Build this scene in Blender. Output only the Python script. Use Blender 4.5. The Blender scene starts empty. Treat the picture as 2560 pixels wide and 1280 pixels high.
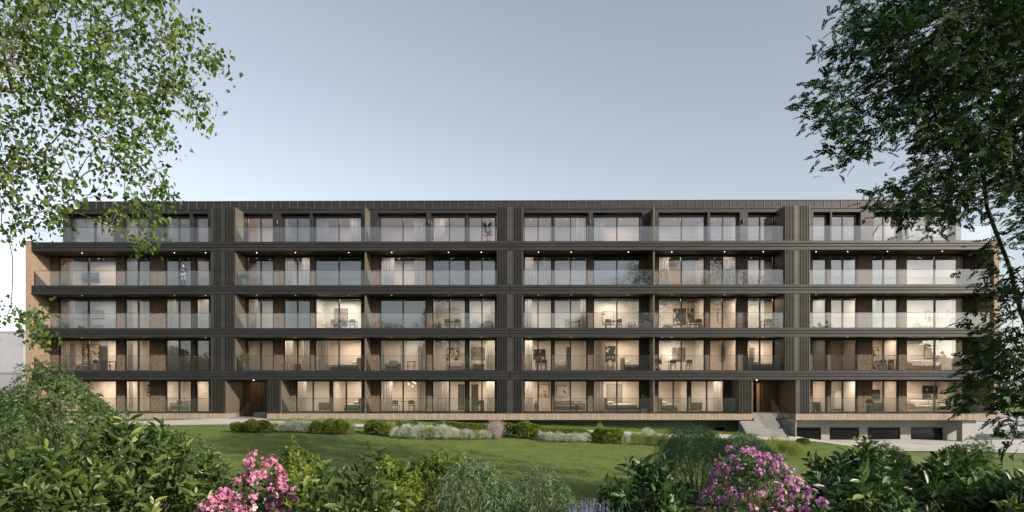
import bpy, math, random
import numpy as np
from mathutils import Vector, Matrix
R = math.radians
random.seed(7); rng = np.random.default_rng(7)
S = bpy.context.scene
COL = S.collection
# ------------------------------------------------------------------ camera
EZ = 3.2            # eye height above the lawn datum
D = 44.44           # distance from the eye to the facade front plane (y = 0)
YAW = R(0.53)
F = 1600.0          # focal length in pixels of the 2560 wide photograph
HOR = 960.0
cd = bpy.data.cameras.new('camera'); cam = bpy.data.objects.new('camera', cd); COL.objects.link(cam)
cam.location = (0, -D, EZ); cam.rotation_euler = (R(90), 0, YAW)
cd.sensor_width = 36; cd.lens = 36 * F / 2560; cd.shift_y = (HOR - 640) / 2560
cd.clip_start = 0.1; cd.clip_end = 2000
S.camera = cam
# ------------------------------------------------------------------ world and sun
SUN = Vector((1.30, -1.0, 0.64)).normalized()
elev = math.asin(SUN.z); azim = math.atan2(SUN.x, SUN.y)
w = bpy.data.worlds.new('World'); S.world = w; w.use_nodes = True
nt = w.node_tree; bg = nt.nodes['Background']
sky = nt.nodes.new('ShaderNodeTexSky'); sky.sky_type = 'NISHITA'; sky.sun_disc = False
sky.sun_elevation = elev; sky.sun_rotation = azim
sky.air_density = 1.0; sky.dust_density = 1.0; sky.ozone_density = 1.0; sky.altitude = 0
hsv = nt.nodes.new('ShaderNodeHueSaturation'); hsv.inputs['Saturation'].default_value = 0.45
nt.links.new(sky.outputs[0], hsv.inputs['Color']); nt.links.new(hsv.outputs[0], bg.inputs[0])
bg.inputs[1].default_value = 0.135
sd = bpy.data.lights.new('sun', 'SUN'); sd.energy = 5.0; sd.angle = R(0.5); sd.color = (1, 0.86, 0.70)
so = bpy.data.objects.new('sun', sd); COL.objects.link(so)
so.rotation_euler = (-SUN).to_track_quat('-Z', 'Y').to_euler()
S.view_settings.view_transform = 'Standard'; S.view_settings.look = 'None'
S.view_settings.exposure = 0.50; S.view_settings.gamma = 1
cy = S.cycles
cy.max_bounces = 8; cy.diffuse_bounces = 3; cy.glossy_bounces = 3; cy.transmission_bounces = 4
cy.transparent_max_bounces = 16; cy.sample_clamp_indirect = 4; cy.use_denoising = True
cy.caustics_reflective = False; cy.caustics_refractive = False

# ------------------------------------------------------------------ pixel -> world
FW = Vector((-math.sin(YAW), math.cos(YAW), 0)); RT = Vector((math.cos(YAW), math.sin(YAW), 0))
def ray(px, py=HOR): return FW + RT * ((px - 1280) / F) + Vector((0, 0, (HOR - py) / F))
def X(px, y=0.0):
    r = ray(px); return r.x * (y + D) / r.y
def Zp(py, y=0.0, px=1295):
    r = ray(px, py); return EZ + r.z * (y + D) / r.y
def PD(px, py, d):      # a point at distance d along the view direction
    r = ray(px, py); return Vector((0, -D, EZ)) + r * d
def clamp(v, a, b): return max(a, min(b, v))
def sst(a, b, v):
    t = clamp((v - a) / (b - a), 0, 1); return t * t * (3 - 2 * t)
def ground(x, y):
    if x < -15: b = -2.42
    elif x < 17.5: b = -2.42 - 1.06 * (x + 15) / 32.5
    else: b = -3.48 - 0.55 * sst(17.5, 22, x)
    dist = y + D
    b -= 0.15 * sst(36, 22, dist) if dist < 36 else 0
    t = 1 - sst(7.5, 14.5, dist)
    b = b * (1 - t) + (-1.85) * t
    return EZ + b

# ------------------------------------------------------------------ objects helpers
def link(o, parent=None):
    COL.objects.link(o)
    if parent: o.parent = parent
    return o
def tag(o, label=None, cat=None, group=None, kind=None):
    if label: o['label'] = label
    if cat: o['category'] = cat
    if group: o['group'] = group
    if kind: o['kind'] = kind
    return o
def thing(name, label, cat, loc=(0, 0, 0), rz=0, group=None):
    o = bpy.data.objects.new(name, None); o.empty_display_size = 0.3
    o.location = loc; o.rotation_euler = (0, 0, rz); link(o)
    return tag(o, label, cat, group)
class MB:
    def __init__(s): s.v = []; s.f = []; s.sm = False
    def box(s, x0, y0, z0, x1, y1, z1):
        n = len(s.v)
        s.v += [(x0,y0,z0),(x1,y0,z0),(x1,y1,z0),(x0,y1,z0),(x0,y0,z1),(x1,y0,z1),(x1,y1,z1),(x0,y1,z1)]
        s.f += [tuple(n+i for i in q) for q in ((0,3,2,1),(4,5,6,7),(0,1,5,4),(1,2,6,5),(2,3,7,6),(3,0,4,7))]
        return s
    def bbox(s, x0, y0, z0, x1, y1, z1, b=0.03):   # box with chamfered top and vertical edges
        n = len(s.v)
        def ring(z, i):
            c = i
            return [(x0+c+b,y0+c,z),(x1-c-b,y0+c,z),(x1-c,y0+c+b,z),(x1-c,y1-c-b,z),(x1-c-b,y1-c,z),(x0+c+b,y1-c,z),(x0+c,y1-c-b,z),(x0+c,y0+c+b,z)]
        rs = [ring(z0, b*0.4), ring(z0+b, 0), ring(z1-b, 0), ring(z1, b*0.8)]
        for r in rs: s.v += r
        for k in range(3):
            for i in range(8):
                j = (i+1) % 8; s.f.append((n+8*k+i, n+8*k+j, n+8*k+8+j, n+8*k+8+i))
        s.f.append(tuple(n+i for i in reversed(range(8)))); s.f.append(tuple(n+24+i for i in range(8)))
        return s
    def quad(s, a, b, c, d):
        n = len(s.v); s.v += [tuple(a), tuple(b), tuple(c), tuple(d)]; s.f.append((n, n+1, n+2, n+3)); return s
    def tube(s, pts, rad, seg=6, cap=True):
        pts = [Vector(p) for p in pts]
        if not hasattr(rad, '__len__'): rad = [rad] * len(pts)
        n0 = len(s.v); up = None
        for i, p in enumerate(pts):
            t = (pts[min(i+1, len(pts)-1)] - pts[max(i-1, 0)])
            t = t.normalized() if t.length > 1e-9 else Vector((0,0,1))
            if up is None: up = Vector((1,0,0)) if abs(t.x) < .8 else Vector((0,1,0))
            a = t.cross(up).normalized(); up = a.cross(t).normalized()
            for k in range(seg):
                an = 2*math.pi*k/seg
                s.v.append(tuple(p + (a*math.cos(an) + up*math.sin(an)) * rad[i]))
        for i in range(len(pts)-1):
            for k in range(seg):
                j = (k+1) % seg
                s.f.append((n0+i*seg+k, n0+i*seg+j, n0+(i+1)*seg+j, n0+(i+1)*seg+k))
        if cap:
            s.f.append(tuple(n0+k for k in reversed(range(seg)))); m = n0+(len(pts)-1)*seg
            s.f.append(tuple(m+k for k in range(seg)))
        return s
    def lathe(s, prof, c=(0,0,0), seg=16):
        n0 = len(s.v)
        for r, z in prof:
            for k in range(seg):
                a = 2*math.pi*k/seg; s.v.append((c[0]+r*math.cos(a), c[1]+r*math.sin(a), c[2]+z))
        for i in range(len(prof)-1):
            for k in range(seg):
                j = (k+1) % seg; s.f.append((n0+i*seg+k, n0+i*seg+j, n0+(i+1)*seg+j, n0+(i+1)*seg+k))
        s.f.append(tuple(n0+k for k in reversed(range(seg)))); m = n0+(len(prof)-1)*seg
        s.f.append(tuple(m+k for k in range(seg)))
        return s
    def ell(s, c, r, seg=12, rings=8):
        n0 = len(s.v)
        for i in range(rings+1):
            t = math.pi*i/rings
            for k in range(seg):
                a = 2*math.pi*k/seg
                s.v.append((c[0]+r[0]*math.sin(t)*math.cos(a), c[1]+r[1]*math.sin(t)*math.sin(a), c[2]+r[2]*math.cos(t)))
        for i in range(rings):
            for k in range(seg):
                j = (k+1) % seg; s.f.append((n0+i*seg+k, n0+(i+1)*seg+k, n0+(i+1)*seg+j, n0+i*seg+j))
        return s
    def build(s, name, m, parent=None, smooth=False):
        me = bpy.data.meshes.new(name); me.from_pydata(s.v, [], s.f)
        me.materials.append(m)
        if smooth:
            me.polygons.foreach_set('use_smooth', [True]*len(me.polygons))
        me.validate(); me.update()
        return link(bpy.data.objects.new(name, me), parent)
def grid_mesh(name, verts, faces, m, parent=None, smooth=True, attr=None):
    """verts (N,3) array, faces (M,k) array of one size"""
    verts = np.ascontiguousarray(verts, dtype=np.float32); faces = np.ascontiguousarray(faces, dtype=np.int32)
    M_, k = faces.shape
    me = bpy.data.meshes.new(name)
    me.vertices.add(len(verts)); me.vertices.foreach_set('co', verts.ravel())
    me.loops.add(M_*k); me.loops.foreach_set('vertex_index', faces.ravel())
    me.polygons.add(M_); me.polygons.foreach_set('loop_start', np.arange(0, M_*k, k, dtype=np.int32))
    me.polygons.foreach_set('loop_total', np.full(M_, k, dtype=np.int32))
    if smooth: me.polygons.foreach_set('use_smooth', np.ones(M_, dtype=bool))
    if attr is not None:
        a = me.attributes.new('var', 'FLOAT', 'FACE'); a.data.foreach_set('value', np.asarray(attr, dtype=np.float32))
    me.materials.append(m); me.update(calc_edges=True)
    o = bpy.data.objects.new(name, me)
    return link(o, parent)
def dup(o, loc=None, rz=None, sc=None, label=None, group=None):
    c = o.copy(); COL.objects.link(c)
    if loc is not None: c.location = loc
    if rz is not None: c.rotation_euler = (0, 0, rz)
    if sc is not None: c.scale = sc
    if label: c['label'] = label
    if group: c['group'] = group
    for ch in list(o.children):
        k = ch.copy(); COL.objects.link(k); k.parent = c
        for g in list(ch.children):
            g2 = g.copy(); COL.objects.link(g2); g2.parent = k
    return c

# ------------------------------------------------------------------ materials
ROOM = {}
def mat(name, col, rough=0.6, metal=0.0, spec=0.5):
    m = bpy.data.materials.new(name); m.use_nodes = True
    p = m.node_tree.nodes['Principled BSDF']
    p.inputs['Base Color'].default_value = (*col, 1); p.inputs['Roughness'].default_value = rough
    p.inputs['Metallic'].default_value = metal; p.inputs['Specular IOR Level'].default_value = spec
    return m
def N(m, t, **kw):
    n = m.node_tree.nodes.new(t)
    for k, v in kw.items(): setattr(n, k, v)
    return n
def L(m, a, b): m.node_tree.links.new(a, b)
def P(m): return m.node_tree.nodes['Principled BSDF']
def ramp(m, stops):
    n = N(m, 'ShaderNodeValToRGB'); e = n.color_ramp.elements
    while len(e) < len(stops): e.new(0.5)
    for i, (p, c) in enumerate(stops): e[i].position = p; e[i].color = (*c, 1)
    return n
def noise_col(m, scale, a, b, detail=4, coord='Object', lo=0.3, hi=0.7, stretch=None, bump=0, bscale=None):
    tc = N(m, 'ShaderNodeTexCoord'); nz = N(m, 'ShaderNodeTexNoise'); nz.inputs['Scale'].default_value = scale
    nz.inputs['Detail'].default_value = detail
    src = tc.outputs[coord]
    if stretch:
        mp = N(m, 'ShaderNodeMapping'); mp.inputs['Scale'].default_value = stretch
        L(m, src, mp.inputs[0]); src = mp.outputs[0]
    L(m, src, nz.inputs['Vector'])
    r = ramp(m, [(lo, a), (hi, b)]); L(m, nz.outputs['Fac'], r.inputs[0]); L(m, r.outputs[0], P(m).inputs['Base Color'])
    if bump:
        bn = N(m, 'ShaderNodeTexNoise'); bn.inputs['Scale'].default_value = bscale or scale*4; bn.inputs['Detail'].default_value = 5
        L(m, src, bn.inputs['Vector']); bp = N(m, 'ShaderNodeBump'); bp.inputs['Strength'].default_value = bump
        bp.inputs['Distance'].default_value = 0.02
        L(m, bn.outputs['Fac'], bp.inputs['Height']); L(m, bp.outputs[0], P(m).inputs['Normal'])
    return m
def metal_mat(name, c, rough):
    m = mat(name, c, rough, 0.7, 0.4)
    a = tuple(x*0.85 for x in c); b = tuple(x*1.18 for x in c)
    noise_col(m, 1.2, a, b, 5, stretch=(0.35, 1, 1.6))
    tc = N(m, 'ShaderNodeTexCoord'); nz = N(m, 'ShaderNodeTexNoise'); nz.inputs['Scale'].default_value = 2.3; nz.inputs['Detail'].default_value = 6
    L(m, tc.outputs['Object'], nz.inputs['Vector'])
    mr = N(m, 'ShaderNodeMapRange'); mr.inputs['To Min'].default_value = rough-0.06; mr.inputs['To Max'].default_value = rough+0.07
    L(m, nz.outputs['Fac'], mr.inputs[0]); L(m, mr.outputs[0], P(m).inputs['Roughness'])
    return m
M_METAL = metal_mat('dark_bronze_metal', (0.043, 0.043, 0.0445), 0.45)
M_SEAM = mat('seam_metal', (0.14, 0.135, 0.13), 0.4, 0.5)
M_ROOF = metal_mat('roof_metal', (0.040, 0.040, 0.041), 0.46)
M_FRAME = mat('window_frame_black', (0.018, 0.018, 0.020), 0.4, 0.2)
M_SIDE_LIT = noise_col(mat('side_panel', (0.10, 0.088, 0.07), 0.6, 0.1), 3, (0.085, 0.074, 0.06), (0.125, 0.108, 0.086), stretch=(1, 14, 0.2))  # metal side faces; the lighter warm tan puts sunlight into the colour
M_GAP = mat('shadow_gap', (0.012, 0.012, 0.012), 0.8)
def brick(name, dark, light, mort, cw=0.085, ch=0.26):
    m = mat(name, light, 0.85, 0, 0.25)
    tc = N(m, 'ShaderNodeTexCoord'); sp = N(m, 'ShaderNodeSeparateXYZ'); L(m, tc.outputs['Object'], sp.inputs[0])
    ad = N(m, 'ShaderNodeMath', operation='ADD'); L(m, sp.outputs['X'], ad.inputs[0]); L(m, sp.outputs['Y'], ad.inputs[1])
    def div(src, v):
        d = N(m, 'ShaderNodeMath', operation='DIVIDE'); L(m, src, d.inputs[0]); d.inputs[1].default_value = v; return d
    u = div(ad.outputs[0], cw); fu = N(m, 'ShaderNodeMath', operation='FLOOR'); L(m, u.outputs[0], fu.inputs[0])
    # stagger rows per column
    wn0 = N(m, 'ShaderNodeTexWhiteNoise', noise_dimensions='1D'); L(m, fu.outputs[0], wn0.inputs['W'])
    v = div(sp.outputs['Z'], ch); va = N(m, 'ShaderNodeMath', operation='ADD'); L(m, v.outputs[0], va.inputs[0]); L(m, wn0.outputs['Value'], va.inputs[1])
    fv = N(m, 'ShaderNodeMath', operation='FLOOR'); L(m, va.outputs[0], fv.inputs[0])
    cb = N(m, 'ShaderNodeCombineXYZ'); L(m, fu.outputs[0], cb.inputs[0]); L(m, fv.outputs[0], cb.inputs[1])
    wn = N(m, 'ShaderNodeTexWhiteNoise', noise_dimensions='2D'); L(m, cb.outputs[0], wn.inputs['Vector'])
    r = ramp(m, [(0.0, dark), (0.45, tuple((a+b)/2 for a, b in zip(dark, light))), (1.0, light)]); L(m, wn.outputs['Value'], r.inputs[0])
    # mortar grooves
    fr = N(m, 'ShaderNodeMath', operation='FRACT'); L(m, u.outputs[0], fr.inputs[0])
    pp = N(m, 'ShaderNodeMath', operation='PINGPONG'); pp.inputs[1].default_value = 0.5; L(m, fr.outputs[0], pp.inputs[0])
    ss = N(m, 'ShaderNodeMapRange', interpolation_type='SMOOTHSTEP'); ss.inputs['From Min'].default_value = 0.04; ss.inputs['From Max'].default_value = 0.2
    L(m, pp.outputs[0], ss.inputs[0])
    nz = N(m, 'ShaderNodeTexNoise'); nz.inputs['Scale'].default_value = 28; nz.inputs['Detail'].default_value = 4; L(m, tc.outputs['Object'], nz.inputs['Vector'])
    mx = N(m, 'ShaderNodeMix', data_type='RGBA'); mx.inputs['A'].default_value = (*mort, 1)
    L(m, ss.outputs[0], mx.inputs['Factor']); L(m, r.outputs[0], mx.inputs['B'])
    m2 = N(m, 'ShaderNodeMix', data_type='RGBA', blend_type='MULTIPLY'); m2.inputs['Factor'].default_value = 0.5
    mr = N(m, 'ShaderNodeMapRange'); mr.inputs['To Min'].default_value = 0.5; mr.inputs['To Max'].default_value = 1.5; L(m, nz.outputs['Fac'], mr.inputs[0])
    L(m, mx.outputs['Result'], m2.inputs['A']); L(m, mr.outputs[0], m2.inputs['B']); L(m, m2.outputs['Result'], P(m).inputs['Base Color'])
    bp = N(m, 'ShaderNodeBump'); bp.inputs['Strength'].default_value = 0.9; bp.inputs['Distance'].default_value = 0.03
    L(m, ss.outputs[0], bp.inputs['Height']); L(m, bp.outputs[0], P(m).inputs['Normal'])
    return m
M_BRICK = brick('dark_brown_brick', (0.105, 0.075, 0.054), (0.205, 0.148, 0.108), (0.055, 0.040, 0.031), 0.09, 0.10)
M_BRICKT = brick('tan_brick', (0.26, 0.19, 0.135), (0.38, 0.29, 0.215), (0.15, 0.11, 0.08), 0.09, 0.10)
M_PLINTH = brick('plinth_brick', (0.25, 0.205, 0.17), (0.34, 0.285, 0.24), (0.15, 0.12, 0.10), 0.10, 0.6)
M_SOFFIT = noise_col(mat('soffit_wood', (0.05, 0.035, 0.025), 0.6), 2, (0.045, 0.03, 0.022), (0.09, 0.058, 0.038), stretch=(0.4, 6, 1))
M_CLAD = brick('entrance_timber', (0.07, 0.047, 0.030), (0.13, 0.088, 0.055), (0.02, 0.015, 0.01), 0.12, 9.0)
M_SLAT = metal_mat('slat_metal', (0.068, 0.066, 0.061), 0.46)
M_CONC = noise_col(mat('basement_render', (0.42, 0.42, 0.40), 0.9), 0.6, (0.25, 0.25, 0.24), (0.31, 0.31, 0.30), 6, bump=0.15, bscale=40)  # greys lowered so the colour holds the basement wall's shade
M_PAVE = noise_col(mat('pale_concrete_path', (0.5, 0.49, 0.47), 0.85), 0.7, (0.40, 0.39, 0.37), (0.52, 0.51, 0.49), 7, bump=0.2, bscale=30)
M_STEP = noise_col(mat('step_concrete', (0.3, 0.3, 0.29), 0.85), 1.5, (0.19, 0.19, 0.185), (0.25, 0.25, 0.245), 6, bump=0.15, bscale=30)  # kept dark: shade lying on the steps is put into this grey
M_GREY = noise_col(mat('grey_asphalt', (0.10, 0.10, 0.10), 0.9), 1.5, (0.085, 0.085, 0.085), (0.12, 0.12, 0.12))
M_PALE = noise_col(mat('pale_plaster', (0.3, 0.31, 0.34), 0.9), 0.4, (0.27, 0.285, 0.32), (0.32, 0.335, 0.37))
M_WALLS = {}
def wall_mat(k):
    if k not in M_WALLS:
        c = {'warm': (0.72, 0.645, 0.58), 'white': (0.76, 0.735, 0.70), 'blue': (0.30, 0.35, 0.44), 'grey': (0.50, 0.49, 0.48), 'rose': (0.68, 0.60, 0.55)}[k]
        M_WALLS[k] = noise_col(mat('plaster_' + k, c, 0.9), 0.8, tuple(x*0.97 for x in c), c)
    return M_WALLS[k]
M_FLOOR = noise_col(mat('oak_floor', (0.3, 0.2, 0.13), 0.5), 3, (0.22, 0.15, 0.095), (0.34, 0.24, 0.16), stretch=(1, 6, 1))
def thin_glass(name, ior, tint, add=0.0, veil=0.0):
    m = bpy.data.materials.new(name); m.use_nodes = True; t = m.node_tree; t.nodes.clear()
    out = t.nodes.new('ShaderNodeOutputMaterial'); tr = t.nodes.new('ShaderNodeBsdfTransparent'); tr.inputs[0].default_value = (*tint, 1)
    gl = t.nodes.new('ShaderNodeBsdfGlossy'); gl.inputs['Roughness'].default_value = 0.0; gl.inputs[0].default_value = (0.95, 0.97, 1, 1)
    fr = t.nodes.new('ShaderNodeFresnel'); fr.inputs['IOR'].default_value = ior
    ad = t.nodes.new('ShaderNodeMath'); ad.operation = 'ADD'; ad.inputs[1].default_value = add; ad.use_clamp = True
    mx = t.nodes.new('ShaderNodeMixShader')
    t.links.new(fr.outputs[0], ad.inputs[0]); t.links.new(ad.outputs[0], mx.inputs[0]); t.links.new(tr.outputs[0], mx.inputs[1]); t.links.new(gl.outputs[0], mx.inputs[2])
    # slight waviness of real panes
    tc = t.nodes.new('ShaderNodeTexCoord'); nz = t.nodes.new('ShaderNodeTexNoise'); nz.inputs['Scale'].default_value = 0.7
    bp = t.nodes.new('ShaderNodeBump'); bp.inputs['Strength'].default_value = 0.04; bp.inputs['Distance'].default_value = 0.02
    t.links.new(tc.outputs['Object'], nz.inputs['Vector']); t.links.new(nz.outputs['Fac'], bp.inputs['Height']); t.links.new(bp.outputs[0], gl.inputs['Normal'])
    last = mx
    if veil:
        df = t.nodes.new('ShaderNodeBsdfDiffuse'); df.inputs[0].default_value = (0.7, 0.78, 0.85, 1)
        m2 = t.nodes.new('ShaderNodeMixShader'); m2.inputs[0].default_value = veil
        t.links.new(mx.outputs[0], m2.inputs[1]); t.links.new(df.outputs[0], m2.inputs[2]); last = m2
    t.links.new(last.outputs[0], out.inputs[0])
    return m
M_GLASS = thin_glass('window_glass', 1.85, (0.93, 0.93, 0.925), 0.09)
M_DARKGLASS = thin_glass('basement_glass', 1.38, (0.04, 0.045, 0.045), 0.0)
M_RAIL = thin_glass('balustrade_glass', 1.7, (0.95, 0.96, 0.96), 0.035, 0.015)
def emis(name, col, s):
    m = bpy.data.materials.new(name); m.use_nodes = True; p = P(m)
    p.inputs['Base Color'].default_value = (*col, 1); p.inputs['Emission Color'].default_value = (*col, 1); p.inputs['Emission Strength'].default_value = s
    return m
M_LAMP = emis('lamp_glow', (1, 0.85, 0.62), 6)
M_GLOBE = emis('globe_glow', (1, 0.85, 0.65), 1.6)
M_CURT = bpy.data.materials.new('sheer_curtain'); M_CURT.use_nodes = True
P(M_CURT).inputs['Base Color'].default_value = (0.78, 0.76, 0.74, 1); P(M_CURT).inputs['Roughness'].default_value = 0.9
_t = M_CURT.node_tree; _tl = _t.nodes.new('ShaderNodeBsdfTranslucent'); _tl.inputs[0].default_value = (0.8, 0.78, 0.75, 1)
_m = _t.nodes.new('ShaderNodeMixShader'); _m.inputs[0].default_value = 0.35
_t.links.new(P(M_CURT).outputs[0], _m.inputs[1]); _t.links.new(_tl.outputs[0], _m.inputs[2]); _t.links.new(_m.outputs[0], _t.nodes['Material Output'].inputs[0])
M_SOFA = noise_col(mat('grey_fabric', (0.3, 0.29, 0.28), 0.95), 30, (0.24, 0.215, 0.20), (0.33, 0.30, 0.28))
M_SOFAL = noise_col(mat('cream_fabric', (0.6, 0.56, 0.5), 0.95), 30, (0.54, 0.50, 0.45), (0.64, 0.60, 0.55))
M_DARKF = noise_col(mat('charcoal_fabric', (0.06, 0.06, 0.065), 0.95), 30, (0.045, 0.045, 0.05), (0.08, 0.08, 0.085))
M_LINEN = noise_col(mat('white_linen', (0.75, 0.73, 0.70), 0.95), 12, (0.68, 0.66, 0.63), (0.8, 0.78, 0.75))
M_WOOD = noise_col(mat('walnut', (0.1, 0.06, 0.04), 0.5), 5, (0.07, 0.042, 0.028), (0.14, 0.085, 0.055), stretch=(1, 1, 5))
M_OAK = noise_col(mat('oak', (0.35, 0.22, 0.12), 0.5), 5, (0.28, 0.175, 0.10), (0.42, 0.28, 0.16), stretch=(1, 1, 5))
M_BLACK = mat('black_lacquer', (0.02, 0.02, 0.022), 0.35)
M_WHITE = noise_col(mat('white_ceramic', (0.75, 0.75, 0.74), 0.35), 3, (0.72, 0.72, 0.71), (0.78, 0.78, 0.77))
M_DOOR = mat('dark_door', (0.07, 0.065, 0.06), 0.5)
M_STONE = noise_col(mat('stone_pot', (0.35, 0.34, 0.33), 0.9), 9, (0.25, 0.24, 0.23), (0.42, 0.41, 0.40))
M_BARK = noise_col(mat('bark', (0.09, 0.07, 0.055), 0.95), 6, (0.055, 0.042, 0.032), (0.13, 0.10, 0.08), stretch=(3, 3, 0.6), bump=0.6)
M_BARKD = noise_col(mat('dark_bark', (0.035, 0.03, 0.028), 0.95), 6, (0.022, 0.019, 0.018), (0.055, 0.047, 0.042), stretch=(3, 3, 0.6), bump=0.6)
M_TWIG = noise_col(mat('twig_bark', (0.14, 0.10, 0.075), 0.9), 6, (0.09, 0.065, 0.05), (0.17, 0.125, 0.10))
def leaf_mat(name, a, b, c=None, trans=0.35, rough=0.5, spec=0.4):
    m = bpy.data.materials.new(name); m.use_nodes = True; p = P(m)
    p.inputs['Roughness'].default_value = rough; p.inputs['Specular IOR Level'].default_value = spec
    at = N(m, 'ShaderNodeAttribute', attribute_name='var')
    r = ramp(m, [(0, a), (0.8, b), (1, c or b)]); L(m, at.outputs['Fac'], r.inputs[0]); L(m, r.outputs[0], p.inputs['Base Color'])
    tl = N(m, 'ShaderNodeBsdfTranslucent')
    g = N(m, 'ShaderNodeMix', data_type='RGBA', blend_type='MULTIPLY'); g.inputs['Factor'].default_value = 1
    g.inputs['B'].default_value = (1.5, 1.7, 0.55, 1) if a[1] >= a[0] else (1.2, 0.9, 1.1, 1)
    L(m, r.outputs[0], g.inputs['A']); L(m, g.outputs['Result'], tl.inputs[0])
    mx = N(m, 'ShaderNodeMixShader'); mx.inputs[0].default_value = trans
    L(m, p.outputs[0], mx.inputs[1]); L(m, tl.outputs[0], mx.inputs[2]); L(m, mx.outputs[0], m.node_tree.nodes['Material Output'].inputs[0])
    return m
M_BIRCH = leaf_mat('birch_leaf', (0.030, 0.062, 0.012), (0.105, 0.165, 0.036), (0.19, 0.25, 0.07), .3, .5, .3)
M_LOCUST = leaf_mat('ash_leaf', (0.008, 0.022, 0.009), (0.022, 0.050, 0.017), (0.10, 0.11, 0.02), 0.25, .7, .15)
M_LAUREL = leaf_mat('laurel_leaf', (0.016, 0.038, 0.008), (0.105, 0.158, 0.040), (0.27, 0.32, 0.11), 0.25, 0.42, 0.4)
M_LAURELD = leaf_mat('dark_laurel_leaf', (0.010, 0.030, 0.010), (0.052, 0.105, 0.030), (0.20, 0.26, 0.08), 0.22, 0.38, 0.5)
M_FINE = leaf_mat('fine_leaf', (0.045, 0.085, 0.028), (0.115, 0.175, 0.065), (0.18, 0.23, 0.09))
M_FEATH = leaf_mat('feathery_leaf', (0.040, 0.085, 0.050), (0.10, 0.18, 0.10), (0.16, 0.23, 0.11), 0.3)
M_FEATHG = leaf_mat('pale_feathery_leaf', (0.060, 0.105, 0.055), (0.16, 0.23, 0.13), (0.26, 0.32, 0.17), 0.3)
M_PINE = leaf_mat('needle', (0.045, 0.080, 0.015), (0.12, 0.17, 0.03), (0.20, 0.24, 0.05), 0.25)
M_PINEY = leaf_mat('yellow_needle', (0.09, 0.13, 0.018), (0.22, 0.27, 0.035), (0.32, 0.34, 0.055), 0.3)
M_BOX = leaf_mat('box_leaf', (0.050, 0.078, 0.008), (0.17, 0.21, 0.022), (0.30, 0.32, 0.045), 0.3)
M_SILV = leaf_mat('silver_leaf', (0.26, 0.285, 0.28), (0.56, 0.59, 0.585), (0.75, 0.77, 0.75), 0.25, 0.8)
M_WISP = leaf_mat('wispy_leaf', (0.11, 0.14, 0.035), (0.30, 0.33, 0.10), (0.48, 0.46, 0.28), 0.3, 0.7)
M_LILAC = leaf_mat('lilac_spike', (0.24, 0.21, 0.20), (0.52, 0.46, 0.45), (0.68, 0.60, 0.60), 0.3, 0.8)
M_PINK = leaf_mat('pink_petal', (0.50, 0.15, 0.32), (0.76, 0.36, 0.52), (0.90, 0.70, 0.72), 0.3, 0.6)
M_PURP = leaf_mat('purple_petal', (0.38, 0.15, 0.38), (0.62, 0.32, 0.55), (0.84, 0.58, 0.68), 0.3, 0.6)
M_BLUE = leaf_mat('lavender_petal', (0.14, 0.14, 0.42), (0.28, 0.27, 0.62), (0.4, 0.4, 0.7), 0.3, 0.7)
M_GRASS = leaf_mat('grass_blade', (0.065, 0.110, 0.016), (0.165, 0.235, 0.040), (0.26, 0.29, 0.075), 0.35, 0.6)
M_TREES = leaf_mat('far_tree_leaf', (0.022, 0.045, 0.016), (0.055, 0.085, 0.03), (0.09, 0.11, 0.04), 0.25, 0.7)
M_SOIL = noise_col(mat('soil', (0.05, 0.035, 0.025), 0.95), 4, (0.03, 0.022, 0.015), (0.075, 0.055, 0.04), bump=0.6)
M_LAWN = noise_col(mat('lawn_turf', (0.07, 0.11, 0.025), 0.95), 0.9, (0.068, 0.108, 0.018), (0.125, 0.17, 0.032), 8, bump=0.8, bscale=25)

# ------------------------------------------------------------------ ground
xs = np.concatenate([np.linspace(-400, -50, 8), np.linspace(-45, 45, 91), np.linspace(50, 400, 8)])
ys = np.concatenate([np.linspace(-300, -60, 8), np.linspace(-56, 20, 77), np.linspace(25, 500, 10)])
def ground_h(x, y):
    return ground(x, y) + 0.035*math.sin(x*0.7+1.3)*math.sin(y*0.55) + 0.02*math.sin(x*1.9)*math.sin(y*1.7)
gv = [(x, y, ground_h(x, y) if y < 1.75 or y > 9 or abs(x) > 36 else ground_h(x, y)) for y in ys for x in xs]
nx = len(xs)
gf = [(j*nx+i, j*nx+i+1, (j+1)*nx+i+1, (j+1)*nx+i) for j in range(len(ys)-1) for i in range(nx-1)]
gr = grid_mesh('ground', np.array(gv), np.array(gf), M_LAWN); tag(gr, kind='structure', label='sunlit lawn sloping gently down to the right')
def strip(name, pts_fn, x0, x1, y0f, y1f, m, lift, n=120):
    v = []; f = []
    for i in range(n+1):
        x = x0 + (x1-x0)*i/n
        for j in range(7):
            y = y0f(x) + (y1f(x)-y0f(x))*j/6
            v.append((x, y, ground_h(x, y) + lift))
    for i in range(n):
        for j in range(6):
            a = i*7+j; f.append((a, a+7, a+8, a+1))
    o = grid_mesh(name, np.array(v), np.array(f), m); return o
pa = strip('path', None, -60, 62, lambda x: -6.2 + 0.4*math.sin(x*0.12) - 1.6*sst(24,34,x) - 1.2*math.exp(-((x+19)/3.5)**2), lambda x: -3.1 + 0.3*math.sin(x*0.1)*(1-sst(16,19,x)) + 3.0*math.exp(-((x+19)/2.5)**6) + 4.8*sst(17.6,18.6,x), M_PAVE, 0.035, 160)
tag(pa, kind='structure', label='pale concrete path between hedge and building')
dv = strip('driveway', None, 26.5, 75, lambda x: -3.3 - .25*sst(26, 30, x), lambda x: 7.5, M_GREY, 0.02, 60); tag(dv, kind='structure', label='grey asphalt drive beyond the concrete pillar')
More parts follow.
